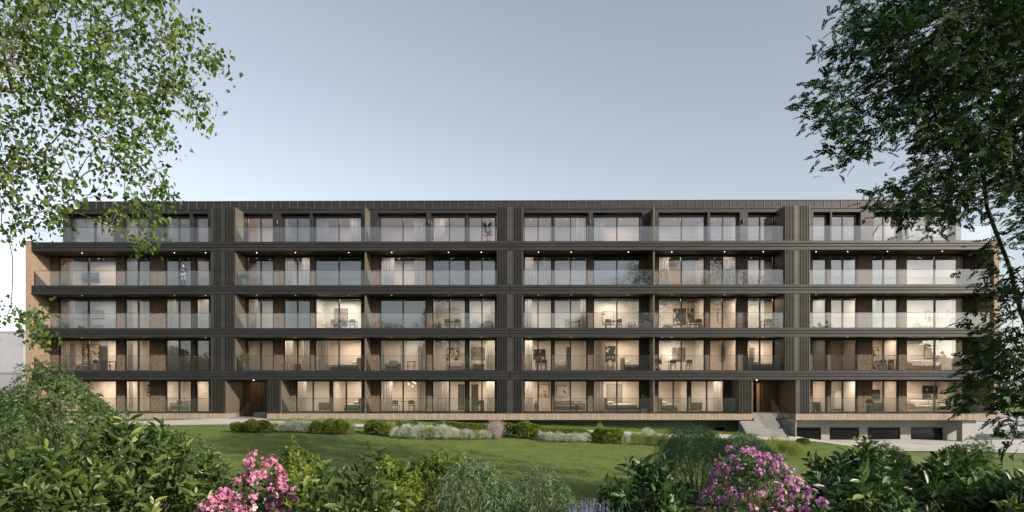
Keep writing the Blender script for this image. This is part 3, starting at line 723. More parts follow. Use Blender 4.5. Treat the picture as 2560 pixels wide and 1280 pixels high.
# ------------------------------------------------------------------ furniture behind the windows
STOREY = {1: 'ground floor', 2: 'first floor', 3: 'second floor', 4: 'third floor', 5: 'top floor'}
ORDW = ['first','second','third','fourth','fifth','sixth','seventh','eighth','ninth','tenth','eleventh','twelfth','thirteenth','fourteenth','fifteenth','sixteenth','seventeenth','eighteenth','nineteenth','twentieth']
def wname(fl, i):
    idx = [k for k, s in enumerate(SPANS[fl]) if s]
    return ORDW[idx.index(i)] + ' ' + STOREY[fl].replace(' ', '-') + ' window from the left'
def wfind(fl, px):
    best = None
    for k, wd in enumerate(WIN[fl]):
        if wd and (best is None or abs((wd[0]+wd[1])/2-px) < abs((WIN[fl][best][0]+WIN[fl][best][1])/2-px)): best = k
    return best
def curtain(fl, px0, px1, side=''):
    i = wfind(fl, (px0+px1)/2); xa, xb, yr, z0, z1, _ = ROOM[(fl, i)]
    y = 2.32; x0, x1 = max(X(px0, y), xa+.03), min(X(px1, y), xb-.03); g = np.random.default_rng(int(px0)+fl)
    n = max(8, int((x1-x0)/.03)); v = []; f = []; ph = 0
    for k in range(n+1):
        ph += (x1-x0)/n/.030*g.uniform(.6, 1.4)
        yy = y + .045*math.sin(ph) + .015*math.sin(ph*.37)
        for j in range(5): v.append((x0+(x1-x0)*k/n - x0, (yy-y)*(1+.25*(4-j)/4), (z1-z0-.05)*j/4))
    for k in range(n):
        for j in range(4): a = k*5+j; f.append((a, a+5, a+6, a+1))
    o = grid_mesh('curtain', np.array(v), np.array(f), M_CURT); o.location = (x0, y, z0+.03)
    cx = (px0+px1)/2; wd = WIN[fl][i]; rel_ = 'left side of' if cx < wd[0]+(wd[1]-wd[0])*.4 else ('right side of' if cx > wd[0]+(wd[1]-wd[0])*.6 else 'across')
    tag(o, 'white sheer curtain, %s the %s' % (rel_, wname(fl, i)), 'curtain', 'sheer curtains behind the windows')
def art_mat(name, a, b, c, scale, seed):
    m = mat(name, a, .7); tc = N(m, 'ShaderNodeTexCoord'); mp = N(m, 'ShaderNodeMapping'); mp.inputs['Location'].default_value = (seed, seed*.7, seed*.3)
    L(m, tc.outputs['Object'], mp.inputs[0]); v = N(m, 'ShaderNodeTexNoise'); v.inputs['Scale'].default_value = scale; v.inputs['Detail'].default_value = 1; v.inputs['Distortion'].default_value = 1.2
    L(m, mp.outputs[0], v.inputs['Vector']); r = ramp(m, [(.42, a), (.46, b), (.6, b), (.64, c)]); r.color_ramp.interpolation = 'CONSTANT'
    L(m, v.outputs['Fac'], r.inputs[0]); L(m, r.outputs[0], P(m).inputs['Base Color']); return m
ARTK = {'mosaic': ((.03,.03,.03), (.75,.66,.5), (.75,.7,.62), 5), 'dark': ((.02,.02,.02), (.05,.04,.03), (.6,.5,.35), 2.2), 'pale': ((.7,.66,.6), (.75,.7,.64), (.06,.05,.05), 2.6), 'brown': ((.16,.10,.07), (.24,.16,.11), (.32,.23,.16), 4)}
def picture(fl, px0, px1, py0, py1, kind='pale', lb=None):
    i = wfind(fl, (px0+px1)/2); xa, xb, yr, z0, z1, _ = ROOM[(fl, i)]; y = yr-.03
    x0, x1 = X(px0, y), X(px1, y); w_ = x1-x0; cx = clamp((x0+x1)/2, xa+w_/2+.08, xb-w_/2-.08)
    h = (py1-py0)/F*(y+D); cz = Zp((py0+py1)/2, y, (px0+px1)/2)
    t = thing('picture', (lb or {'mosaic': 'black and cream mosaic picture', 'dark': 'dark abstract picture', 'pale': 'pale picture', 'brown': 'brown textured picture'}[kind])+', on the wall behind the '+wname(fl, i), 'picture', (cx, y, cz), 0, 'pictures on the apartment walls')
    b = MB(); e = .03
    b.box(-w_/2, -.03, -h/2, -w_/2+e, .01, h/2); b.box(w_/2-e, -.03, -h/2, w_/2, .01, h/2); b.box(-w_/2+e, -.03, h/2-e, w_/2-e, .01, h/2); b.box(-w_/2+e, -.03, -h/2, w_/2-e, .01, -h/2+e)
    b.build('frame', M_BLACK, t)
    a = ARTK[kind]; mm = art_mat('art_%d_%d' % (fl, px0), a[0], a[1], a[2], a[3], px0*.13)
    MB().box(-w_/2+e, -.015, -h/2+e, w_/2-e, 0, h/2-e).build('canvas', mm, t)
def at(fl, px0, px1, y):
    i = wfind(fl, (px0+px1)/2); xa, xb, yr, z0, z1, _ = ROOM[(fl, i)]
    x0, x1 = X(px0, y), X(px1, y); w_ = min(x1-x0, xb-xa-.15); cx = clamp((x0+x1)/2, xa+w_/2+.06, xb-w_/2-.06)
    return i, cx, w_, z0+.016
def sofa(fl, px0, px1, light=True, y=3.3):
    i, cx, w_, z = at(fl, px0, px1, y); m = M_SOFAL if light else M_SOFA
    single = w_ < 1.25
    t = thing('armchair' if single else 'sofa', ('cream' if light else 'grey')+(' armchair' if single else ' sofa')+' behind the '+wname(fl, i), 'armchair' if single else 'sofa', (cx, y, z), 0, None if single else 'sofas behind the windows')
    W_ = w_/2
    MB().bbox(-W_, -.42, .10, W_, .45, .30, .03).build('base', m, t)
    n = 1 if single else (3 if w_ > 2.4 else 2)
    for k in range(n):
        a = -W_+.16+(w_-.32)*k/n; c = -W_+.16+(w_-.32)*(k+1)/n
        MB().bbox(a+.005, -.42, .301, c-.005, .22, .45, .05).build('seat_cushion', m, t)
        MB().bbox(a+.005, .20, .451, c-.005, .38, .82, .06).build('back_cushion', m, t)
    MB().bbox(-W_, -.42, .301, -W_+.15, .45, .62, .04).build('arm', m, t); MB().bbox(W_-.15, -.42, .301, W_, .45, .62, .04).build('arm', m, t)
    MB().bbox(-W_+.16, .385, .301, W_-.16, .45, .74, .02).build('backrest', m, t)
    b = MB()
    for sx in (-1, 1):
        for sy in (-.36, .38): b.tube([(sx*(W_-.1), sy, 0), (sx*(W_-.1), sy, .1)], .02)
    b.build('leg', M_BLACK, t)
def bed(fl, px0, px1, y=3.2, dark=False):
    i, cx, w_, z = at(fl, px0, px1, y); W_ = w_/2; s_ = 1 if cx < 0 else -1
    t = thing('bed', ('grey' if dark else 'white')+' made bed behind the '+wname(fl, i), 'bed', (cx, y, z), 0, 'beds behind the windows'); m = M_SOFA if dark else M_LINEN
    MB().bbox(-W_, -.7, .08, W_, .75, .3, .02).build('frame', M_WOOD, t)
    MB().bbox(-W_+.02, -.72, .301, W_-.05, .76, .56, .08).build('duvet', m, t)
    for q in (-.33, .33): MB().ell((s_*(W_-.35), q, .64), (.22, .30, .11), 10, 6).build('pillow', M_LINEN, t, True)
    MB().bbox(s_*W_-.05, -.78, .08, s_*W_+.05, .82, 1.0, .02).build('headboard', M_SOFA, t)
def table(fl, px0, px1, y=3.3, m=None, chairs=True):
    i, cx, w_, z = at(fl, px0, px1, y); m = m or M_WOOD; W_ = w_/2
    t = thing('table', 'dining table behind the '+wname(fl, i), 'table', (cx, y, z), 0, 'dining tables behind the windows')
    MB().bbox(-W_+.1, -.42, .71, W_-.1, .42, .75, .01).build('tabletop', m, t)
    for sx in (-1, 1):
        for sy in (-.34, .34): MB().tube([(sx*(W_-.2), sy, 0), (sx*(W_-.2), sy, .71)], .025).build('leg', m, t)
    if not chairs: return
    n = max(2, int(w_/.62)); nm = ['leftmost','second','third','fourth','fifth','sixth']
    for k in range(n):
        c = thing('chair', '%s chair at the dining table behind the %s' % (nm[k] if n > 1 else 'single', wname(fl, i)), 'chair', (cx-W_+.3+(w_-.6)*k/max(1, n-1), y-.55, z), math.pi+.2*((k*7) % 3-1), 'dining chairs behind the windows')
        MB().bbox(-.22, -.22, .43, .22, .22, .48, .015).build('seat', m, c); MB().bbox(-.21, .19, .55, .21, .22, .84, .01).build('backrest', m, c)
        for sx in (-1, 1):
            MB().tube([(sx*.19, -.19, 0), (sx*.18, -.18, .43)], .016).build('leg', m, c); MB().tube([(sx*.19, .22, 0), (sx*.19, .205, .84)], .016).build('leg', m, c)
def sideboard(fl, px0, px1, h=.6, y=None, m=None, lb='dark sideboard'):
    i = wfind(fl, (px0+px1)/2); y = y or ROOM[(fl, i)][2]-.28
    i, cx, w_, z = at(fl, px0, px1, y); W_ = w_/2; m = m or M_WOOD
    t = thing('sideboard', lb+' behind the '+wname(fl, i), 'sideboard', (cx, y, z), 0, None)
    MB().bbox(-W_, -.2, .12, W_, .2, h, .012).build('cabinet', m, t)
    n = max(2, int(w_/.5))
    for k in range(n): MB().box(-W_+w_*k/n+.012, -.215, .14, -W_+w_*(k+1)/n-.012, -.202, h-.02).build('door', m, t)
    for sx in (-1, 1): MB().box(sx*(W_-.08)-.02, -.16, 0, sx*(W_-.08)+.02, .16, .119).build('leg', M_BLACK, t)
def tv(fl, px0, px1, py0, py1):
    i = wfind(fl, (px0+px1)/2); y = ROOM[(fl, i)][2]-.06; i, cx, w_, z = at(fl, px0, px1, y); h = (py1-py0)/F*(y+D); cz = Zp((py0+py1)/2, y, (px0+px1)/2)
    t = thing('television', 'black flat television on the wall behind the '+wname(fl, i), 'television', (cx, y, cz))
    MB().bbox(-w_/2, -.03, -h/2, w_/2, .03, h/2, .008).build('casing', M_BLACK, t); MB().box(-w_/2+.02, -.034, -h/2+.02, w_/2-.02, -.031, h/2-.02).build('screen', mat('tv_screen', (.015,.02,.022), .15) if not bpy.data.materials.get('tv_screen') else bpy.data.materials['tv_screen'], t)
def idoor(fl, px0, px1, py0, m=None):
    i = wfind(fl, (px0+px1)/2); rm = ROOM[(fl, i)]; y = rm[2]-.05; i, cx, w_, z = at(fl, px0, px1, y); zt = Zp(py0, y, (px0+px1)/2)
    d = MB().box(cx-w_/2, y, z, cx+w_/2, y+.04, zt).build('interior_door', m or M_DOOR, rm[5])
def pendant(fl, px, py):
    i, cx, w_, z = at(fl, px-5, px+5, 3.4); zc = ROOM[(fl, i)][4]
    t = thing('pendant_lamp', 'globe cluster pendant lamp above the table behind the '+wname(fl, i), 'pendant lamp', (cx, 3.4, zc-.03))
    b = MB(); gl = [(-.25, 0, -.35), (.02, .1, -.5), (.26, -.05, -.28), (.1, .05, -.2)]
    for q in gl: b.tube([(0, 0, 0), q], .006)
    b.lathe([(.06, 0), (.06, -.03)]); b.build('stem', M_BLACK, t)
    for q in gl: MB().ell(q, (.055, .055, .055), 10, 8).build('globe', M_GLOBE, t, True)
for a in [(5,187,236),(5,242,288),(5,320,344),(5,418,426),(5,714,719),(5,792,822),(5,876,901),(5,1035,1062),(5,1086,1112),(5,1440,1463),(5,1487,1512),(5,2268,2290),(5,2340,2372),(5,2126,2136),(5,2031,2036),
          (4,154,184),(4,318,346),(4,713,733),(4,755,774),(4,955,986),(4,1036,1063),(4,1313,1334),(4,1356,1376),(4,1648,1672),(4,1808,1838),(4,2380,2404),
          (3,154,186),(3,318,334),(3,420,440),(3,497,522),(3,622,645),(3,1313,1329),(3,1450,1464),(3,2180,2190),(3,2374,2405),
          (2,154,190),(2,318,334),(2,424,446),(2,714,732),(2,752,774),(2,793,824),(2,953,962),(2,1045,1063),(2,1216,1236),(2,1313,1331),(2,1487,1513),(2,2380,2405),
          (1,320,334),(1,745,766),(1,954,981),(1,1043,1063),(1,1085,1122),(1,1216,1237),(1,1313,1333),(1,1486,1510),(1,1784,1805),(1,2366,2404)]: curtain(*a)
for a in [(1,360,374,961,992,'mosaic'),(1,1350,1376,961,991,'pale'),(1,1390,1423,964,991,'pale'),(1,2320,2357,964,998,'dark'),
          (2,197,241,861,904,'mosaic'),(2,1116,1148,870,902,'mosaic'),(2,1178,1212,868,900,'brown'),(2,1333,1364,873,899,'dark'),(2,1513,1539,865,905,'dark'),(2,1681,1713,869,901,'brown'),(2,1797,1810,866,903,'pale'),(2,1815,1825,866,903,'pale'),
          (2,1874,1886,870,902,'brown'),(2,2182,2196,868,922,'mosaic'),(2,2321,2354,863,896,'pale'),
          (3,194,247,776,797,'brown'),(3,836,870,771,815,'brown'),(3,1505,1535,778,810,'pale'),(3,1682,1715,771,812,'dark'),(3,1731,1747,770,800,'dark'),(3,1794,1808,774,806,'pale'),(3,2312,2326,776,802,'mosaic'),(3,2330,2350,780,798,'pale')]: picture(*a)
for a in [(1,432,478,False),(1,1368,1430,False),(1,1436,1462,False),(1,1334,1346,False),(1,2275,2358,True),(2,193,240,False),(2,1116,1160,True),(2,1516,1535,True),(2,2268,2345,True),(2,1388,1417,True),(2,965,1000,False),(3,1172,1200,False),(3,1205,1236,False),(3,1565,1596,True),
          (3,1088,1102,False),(4,905-40,902,True),(3,2290,2330,True)]: sofa(*a)
for a in [(1,866,904),(1,1514,1592),(1,1648,1688),(2,824,900),(2,1556,1596),(2,1872,1930)]: bed(*a, dark=(a[1] in (1872,)))
for a in [(1,984,1042),(2,246,288),(2,1668,1727),(2,1336,1370),(2,2200,2238),(3,832,896),(3,1112,1156),(3,1508,1554),(3,1408,1462),(3,1722,1757),(3,1900,1930)]: table(*a)
table(1,1196,1214,chairs=True); table(2,1014,1042,chairs=False)
for a in [(1,798,823),(1,1729,1754),(1,2184,2238),(2,1184,1211),(3,193,246),(4,200,250),(3,975,1010),(2,716,734),(3,1660,1680),(4,1672,1700)]: sideboard(*a)
sideboard(1, 2036, 2050, .7, 3.2, M_BLACK, 'small black cabinet'); sideboard(1, 2092, 2108, 1.5, None, M_WHITE, 'tall white cabinet'); sideboard(2, 1183, 1211, .5, 3.0, M_OAK, 'low oak bench'); 
for a in [(1,2212,2236,974,999),(4,196,238,682,706)]: tv(*a)
for a in [(1,1145,1161,961),(1,1179,1196,961),(2,247,269,864),(2,1416,1426,868),(3,870,872,772)][:4]: idoor(*a)
idoor(1, 1516, 1556, 959, M_SOFA); idoor(2, 1654, 1674, 866, wall_mat('white')); idoor(2, 1000, 1014, 862, wall_mat('grey'))
pendant(1, 1030, 965)
# ------------------------------------------------------------------ potted plants on the balconies
def potted(label, px, fl, h, kind, pot='white', y=0.75, ph=.38, pr=.17):
    x = X(px, y); z = FLOORS[fl][0]+.003 if fl > 1 else PT-.005
    t = thing('potted_plant', label, 'potted plant', (x, y, z), 0, 'potted plants on the balconies'); g = np.random.default_rng(int(px)+fl)
    m = {'white': M_WHITE, 'stone': M_STONE, 'grey': M_STONE}[pot]
    if pot == 'grey': MB().bbox(-pr, -pr, 0, pr, pr, ph, .015).build('pot', m, t)
    else: MB().lathe([(pr*.78, 0), (pr*.86, ph*.1), (pr, ph*.95), (pr, ph), (pr*.9, ph), (pr*.88, ph*.9)], (0, 0, 0), 18).build('pot', m, t, True)
    if kind == 'palm':
        b = MB().tube([(0, 0, ph*.8), (.02, 0, ph+(h-ph)*.5)], .025); b.build('stem', M_BARK, t)
        n = 90; zz = ph+(h-ph)*g.uniform(.2, .75, n); p = np.c_[g.normal(0, .02, (n, 2)), zz]; an = g.uniform(0, 6.28, n); up = (zz-ph)/(h-ph)*1.3
        leaf_mesh('foliage', M_LOCUST, [leaf_arrays(p, np.c_[np.cos(an), np.sin(an), up], (h-ph)*.42, T_THIN, .9, g, .3)], t)
    elif kind == 'ball':
        MB().tube([(0, 0, ph*.8), (0, 0, h*.8)], .02).build('stem', M_BARK, t)
        p, d = shoots(g, 160, .22, .22, .36, .6, .3); p[:, 2] += h-.36
        leaf_mesh('foliage', M_LAURELD, [shoot_leaves(g, p, d, 7, .08, .06, T_OVATE, .3, .5)], t)
    else:
        b = MB(); 
        for k in range(5): a = g.uniform(0, 6.28); b.tube([(0, 0, ph*.8), (.05*math.cos(a), .05*math.sin(a), h*.6), (.2*math.cos(a), .2*math.sin(a), h*.85)], [.016, .012, .006], 5)
        b.build('stem', M_BARK, t)
        p, d = shoots(g, 60, .28, .28, (h-ph)*.95, .35, .4); p[:, 2] += ph+.05
        leaf_mesh('foliage', M_LAUREL, [shoot_leaves(g, p, d, 7, .16, .10, T_LAUREL, .4, .5)], t)
potted('tall palm in a small white pot on the top floor balcony by the central screens', 1218, 5, 1.5, 'palm', ph=.22, pr=.13)
potted('leafy plant in a white pot, third floor balcony, beside the left slatted screen', 613, 4, 1.2, 'leafy', ph=.24)
potted('leafy plant in a white pot on the first floor balcony beside the left slatted screen', 614, 2, 1.5, 'leafy', ph=.33, pr=.2)
potted('bushy plant in a white pot, third floor balcony, left of the right slatted screen', 1938, 4, 1.15, 'leafy', ph=.2, pr=.18)
potted('slim plant in a square grey pot on the ground floor terrace near the dividing fin', 1611, 1, 1.35, 'leafy', 'grey', ph=.32, pr=.19)
potted('clipped ball plant in a tall stone pot on the ground floor terrace at the right', 2173, 1, .98, 'ball', 'stone', ph=.58, pr=.19)
potted('sprawling plant in a dark corner of the third floor balcony by the central fin', 1606, 4, 1.2, 'leafy', ph=.25)
potted('large plant in a tall pale vase behind the last window of the second floor', 2377, 3, 1.55, 'leafy', y=2.75, ph=.8, pr=.22)
potted('flowering plant beside the dividing fin on the first floor balcony', 1645, 2, .95, 'leafy', 'stone', ph=.2)
# ------------------------------------------------------------------ person on the third floor balcony
def person(px, fl):
    y = 1.1; x = X(px, y); z = FLOORS[fl][0]+.004
    t = thing('person', 'person in navy top and jeans standing on the third floor balcony holding a phone', 'person', (x, y, z), math.radians(8))
    def skin(name, vs, es, rs, m, parent, sub=2):
        me = bpy.data.meshes.new(name); me.from_pydata(vs, es, []); me.materials.append(m); o = bpy.data.objects.new(name, me); link(o, parent)
        sk = o.modifiers.new('skin', 'SKIN'); sk.use_smooth_shade = True
        for i, r_ in enumerate(rs): me.skin_vertices[0].data[i].radius = r_ if isinstance(r_, tuple) else (r_, r_)
        me.skin_vertices[0].data[0].use_root = True
        sb = o.modifiers.new('sub', 'SUBSURF'); sb.levels = sub; sb.render_levels = sub; return o
    ms = mat('skin_tone', (.42, .26, .19), .6); mn = noise_col(mat('navy_cloth', (.02, .03, .08), .9), 20, (.015,.022,.06), (.03,.04,.10)); mj = noise_col(mat('blue_jeans', (.10,.15,.26), .9), 25, (.08,.12,.22), (.14,.20,.33)); mh = mat('dark_hair', (.015,.012,.01), .7)
    v = [(0,0,.95),(0,.0,1.12),(0,0,1.32),(0,0,1.44),(0,0,1.52),(0,-.015,1.60),(0,-.01,1.69),
         (-.09,0,.88),(-.10,-.02,.50),(-.10,.02,.09),(-.11,-.13,.04),(.09,0,.88),(.11,-.04,.50),(.10,.0,.09),(.12,-.15,.04),
         (-.17,0,1.41),(-.23,-.02,1.14),(-.10,-.24,1.20),(-.04,-.30,1.24),(.17,0,1.41),(.24,-.02,1.14),(.10,-.24,1.18),(.04,-.30,1.23)]
    e = [(0,1),(1,2),(2,3),(3,4),(4,5),(5,6),(0,7),(7,8),(8,9),(9,10),(0,11),(11,12),(12,13),(13,14),(3,15),(15,16),(16,17),(17,18),(3,19),(19,20),(20,21),(21,22)]
    r_ = [(.14,.10),(.13,.095),(.16,.10),(.09,.07),(.05,.05),(.075,.09),(.06,.07),.08,.055,.04,.035,.08,.055,.04,.035,.05,.038,.03,.028,.05,.038,.03,.028]
    skin('body', v, e, r_, ms, t)
    c = [(0,0,.93),(0,0,1.12),(0,0,1.32),(0,0,1.43),(-.17,0,1.41),(-.23,-.02,1.14),(-.14,-.17,1.18),(.17,0,1.41),(.24,-.02,1.14),(.14,-.17,1.17)]
    skin('shirt', c, [(0,1),(1,2),(2,3),(3,4),(4,5),(5,6),(3,7),(7,8),(8,9)], [(.16,.115),(.15,.11),(.18,.115),(.09,.08),.062,.05,.042,.062,.05,.042], mn, t)
    j = [(0,0,.93),(-.09,0,.86),(-.10,-.02,.50),(-.10,.02,.10),(.09,0,.86),(.11,-.04,.50),(.10,0,.10)]
    skin('trousers', j, [(0,1),(1,2),(2,3),(0,4),(4,5),(5,6)], [(.15,.11),.092,.067,.05,.092,.067,.05], mj, t)
    MB().ell((0, .012, 1.665), (.083, .10, .085), 14, 10).build('hair', mh, t, True)
    for sx in (-1, 1): MB().bbox(sx*.11-.045, -.19, 0, sx*.11+.045, .07, .075, .02).build('shoe', M_WHITE, t)
    for sx in (-1, 1):
        for q in range(4): 
            MB().tube([(sx*.035, -.31, 1.235+q*.017-.02), (sx*.01, -.345, 1.245+q*.017-.02), (sx*-.012, -.33, 1.25+q*.017-.02)], .0085, 6).build('finger', ms, t)
    p_ = bpy.data.objects.new('phone', MB().bbox(-.036, -.335, 1.20, .036, -.325, 1.35, .003).build('phone', M_BLACK).data); 
    bpy.data.objects.remove(bpy.data.objects['phone']) if 0 else None
    ph_ = [o for o in bpy.data.objects if o.name == 'phone'][0]; ph_.location = (x, y, z); ph_.rotation_euler = (0, 0, math.radians(8)); bpy.data.objects.remove(p_)
    tag(ph_, 'small black phone held in the hands of the person on the balcony', 'phone')
person(458, 4)
# ------------------------------------------------------------------ neighbours
def block(label, px0, px1, top, y, depth, m):
    x0, x1 = X(px0, y), X(px1, y); z1 = Zp(top, y, (px0+px1)/2); zb_ = EZ-6
    t = thing('neighbouring_building', label, 'building', ((x0+x1)/2, y, zb_)); w_ = (x1-x0)/2; h = z1-zb_
    MB().box(-w_, 0, 0, w_, depth, h).build('wall', m, t)
    MB().box(-w_-.1, -.1, h+.002, w_+.1, depth+.1, h+.25).build('roof_edge', m, t)
block('pale plain neighbouring building behind the left end wall', -260, 58, 832, 40, 12, M_PALE)
block('low pale annexe in front of the left neighbouring building', -300, 55, 934, 30, 8, noise_col(mat('lilac_plaster', (.24,.25,.29), .9), .4, (.22,.235,.275), (.26,.27,.31)))
block('low white garage wall beyond the concrete pillar at the right', 2407, 2900, 1052, 7.6, 8, M_PALE)
# ------------------------------------------------------------------ shrubs near the camera
def bush_root(name, label, cat, px, d, group=None):
    q = PD(px, HOR, d); gz = ground(q.x, q.y)
    return thing(name, label, cat, (q.x, q.y, gz-.02), 0, group), q, gz
def shrub(kind, name, label, cat, px, top, hw, d, seed, group=None, dens=1.0, squash=1.0):
    g = np.random.default_rng(seed)
    t, q, gz = bush_root(name, label, cat, px, d, group)
    ztop = EZ + (HOR-top)/F*d; h = ztop-gz; rx = hw/F*d; ry = rx*squash
    A = 2*math.pi*rx*max(rx, h*.55)
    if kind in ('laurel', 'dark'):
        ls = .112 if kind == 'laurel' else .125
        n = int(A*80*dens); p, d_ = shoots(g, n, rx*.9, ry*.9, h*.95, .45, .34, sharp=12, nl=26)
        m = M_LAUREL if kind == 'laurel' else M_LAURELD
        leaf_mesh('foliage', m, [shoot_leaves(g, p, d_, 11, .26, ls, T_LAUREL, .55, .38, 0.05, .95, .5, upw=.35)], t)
        stems(g, p, h, 70, .012, t)
    elif kind == 'fine':
        n = int(A*230*dens); p, d_ = shoots(g, n, rx*.95, ry*.95, h*.97, .7, .34, sharp=14, nl=30)
        leaf_mesh('foliage', M_FINE, [shoot_leaves(g, p, d_, 14, .24, .055, T_RHOMB, .15, .45, .75, .8, upw=.3)], t)
        stems(g, p, h, 60, .012, t)
    elif kind == 'feathery_pale':
        n = int(A*300*dens); p, d_ = shoots(g, n, rx*.96, ry*.96, h*.97, .78, .22, sharp=14, nl=34)
        leaf_mesh('foliage', M_FEATHG, [shoot_leaves(g, p, d_, 14, .18, .085, T_THIN, .1, .45, 1.1, .6, lsv=.4, upw=.3)], t)
        stems(g, p, h, 40, .012, t, M_BARK)
    elif kind in ('feathery',):
        n = int(A*260*dens); p, d_ = shoots(g, n, rx*.93, ry*.93, h*.95, .66, .34, sharp=12, nl=26, zmin=-.3 if kind != 'feathery' else -.1)
        leaf_mesh('foliage', M_FEATH if kind == 'feathery' else M_FEATHG, [shoot_leaves(g, p, d_, 16, .26, .085, T_THIN, .2, .4, .9, .55, lsv=.4)], t)
        stems(g, p, h, 26 if kind == 'feathery' else 50, .02, t, M_BARK)
    elif kind in ('pine', 'pine_yellow'):
        n = int(A*230*dens); p, d_ = shoots(g, n, rx*.92, ry*.92, h*.94, .68, .34, sharp=18, nl=40)
        leaf_mesh('foliage', M_PINE if kind == 'pine' else M_PINEY, [shoot_leaves(g, p, d_, 14, .17, .075, T_RHOMB, .6, .35, 0, .7, upw=.3)], t)
        stems(g, p, h, 40, .012, t)
    elif kind == 'rhodo':
        pass
    return t
def rhodo(name, label, px, top, hw, d, seed, purple):
    g = np.random.default_rng(seed); t, q, gz = bush_root(name, label, 'flowering shrub', px, d, 'pink flowering shrubs in the foreground')
    ztop = EZ + (HOR-top)/F*d; h = ztop-gz; rx = hw/F*d; A = 2*math.pi*rx*max(rx, h*.55)
    p, d_ = shoots(g, int(A*70), rx*.88, rx*.85, h*.93, .5, .30)
    leaf_mesh('foliage', M_LAURELD, [shoot_leaves(g, p, d_, 9, .2, .075, T_LAUREL, .4, .45, 0.1, .95)], t)
    stems(g, p, h, 60, .01, t)
    # flower trusses on the outer shoots
    P0, D0 = shoots(g, int(A*(110 if not purple else 85)), rx*.97, rx*.95, h*.98, .84, .22)
    k = 11; pts = np.repeat(P0, k, 0); ax = np.repeat(unit(D0+np.array([0, 0, .35])), k, 0)
    off = unit(g.normal(0, 1, pts.shape)); off = unit(off + ax*.75)
    sz = np.repeat(g.uniform(.7, 1.25, len(P0)), k)
    pos = pts + off*(.036*sz)[:, None]*g.uniform(.6, 1.25, (len(pts), 1))
    cl = np.repeat(np.clip(g.normal(.45, .25, len(P0)), 0, 1), k) + g.normal(0, .15, len(pts))
    leaf_mesh('blossom', M_PURP if purple else M_PINK, [leaf_arrays(pos, off+g.normal(0, .35, off.shape), 0.019*g.uniform(.8, 1.25, len(pts)), T_FLOWER, .3, g, var=np.clip(cl, 0, 1))], t)
    return t
NEAR = [
 ('fine', 'fine_leaved_shrub', 'large fine leaved drooping green shrub at the far left edge in front of the building', 'shrub', 25, 975, 130, 10.5, 11),
 ('fine', 'fine_leaved_shrub', 'tall mounded fine leaved green shrub behind the big laurel covering the ground floor windows', 'shrub', 170, 938, 165, 9.5, 12),
 ('fine', 'fine_leaved_shrub', 'fine leaved green shrub between the tall mound and the left laurel top', 'shrub', 395, 1055, 150, 8.6, 13),
 ('laurel', 'laurel_shrub', 'big sunlit laurel shrub with long oval leaves filling the left foreground', 'shrub', 330, 1035, 215, 5.6, 21),
 ('laurel', 'laurel_shrub', 'shaded laurel shrub in the bottom left corner of the foreground', 'shrub', 60, 1130, 190, 4.6, 22),
 ('laurel', 'laurel_shrub', 'laurel shrub right of the left pink flowers in the foreground', 'shrub', 860, 1150, 150, 5.2, 23),
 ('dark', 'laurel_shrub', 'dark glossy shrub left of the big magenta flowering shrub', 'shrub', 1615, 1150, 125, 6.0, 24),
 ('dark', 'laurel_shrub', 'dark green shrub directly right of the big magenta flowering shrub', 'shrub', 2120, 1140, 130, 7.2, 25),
 ('dark', 'laurel_shrub', 'bright leaved laurel shrub in the right foreground under the tree', 'shrub', 2330, 1128, 165, 5.8, 26),  # darker leaf colour stands in for shade on the right-hand laurels
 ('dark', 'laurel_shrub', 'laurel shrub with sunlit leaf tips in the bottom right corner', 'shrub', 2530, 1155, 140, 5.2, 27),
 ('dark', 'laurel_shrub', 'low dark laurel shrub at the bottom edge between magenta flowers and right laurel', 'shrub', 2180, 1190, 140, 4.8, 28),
 ('fine', 'round_shrub', 'dense round green shrub in front of the basement windows', 'shrub', 2215, 1090, 70, 15, 31),
 ('fine', 'round_shrub', 'wide dense green shrub in front of the concrete pillar at the right', 'shrub', 2400, 1092, 90, 14, 32),
 ('feathery', 'feathery_tree', 'small multi-stemmed feathery dark green tree at the lawn edge left of the steps', 'small tree', 1745, 1052, 105, 17, 41),
 ('feathery', 'feathery_tree', 'lower feathery green tree in front of the foot of the steps', 'small tree', 1865, 1075, 85, 18.5, 42),
 ('feathery_pale', 'feathery_shrub', 'large pale green feathery mound in the centre foreground', 'shrub', 1208, 1148, 102, 7.2, 43),
 ('feathery_pale', 'feathery_shrub', 'smaller feathery mound right of the large pale green one', 'shrub', 1350, 1172, 78, 7.8, 44),
 ('pine', 'dwarf_pine', 'dark needled dwarf pine behind the left pink flowers', 'shrub', 735, 1112, 58, 11, 51),
 ('pine_yellow', 'dwarf_pine', 'yellow green needled shrub just right of the central laurel', 'shrub', 960, 1148, 78, 9, 52),
 ('pine', 'dwarf_pine', 'wide dark dwarf pine left of the large feathery mound', 'shrub', 1098, 1142, 88, 9.6, 53),
 ('pine_yellow', 'dwarf_pine', 'low yellow green needled shrub under the dark dwarf pine beside the pink flowers', 'shrub', 745, 1160, 52, 9.6, 54),
]
for a in NEAR: shrub(*a)
rhodo('flowering_shrub', 'pink flowering shrub in the left foreground beside the laurel', 650, 1132, 98, 5.6, 61, False)
rhodo('flowering_shrub', 'low pink flowering branches at the bottom edge left of centre', 548, 1205, 60, 5.0, 62, False)
rhodo('flowering_shrub', 'large magenta purple flowering shrub in the right foreground', 1890, 1118, 140, 6.2, 63, True)
rhodo('flowering_shrub', 'small pink purple blossoms low at the right end of the magenta shrub', 2052, 1212, 66, 4.1, 64, True)
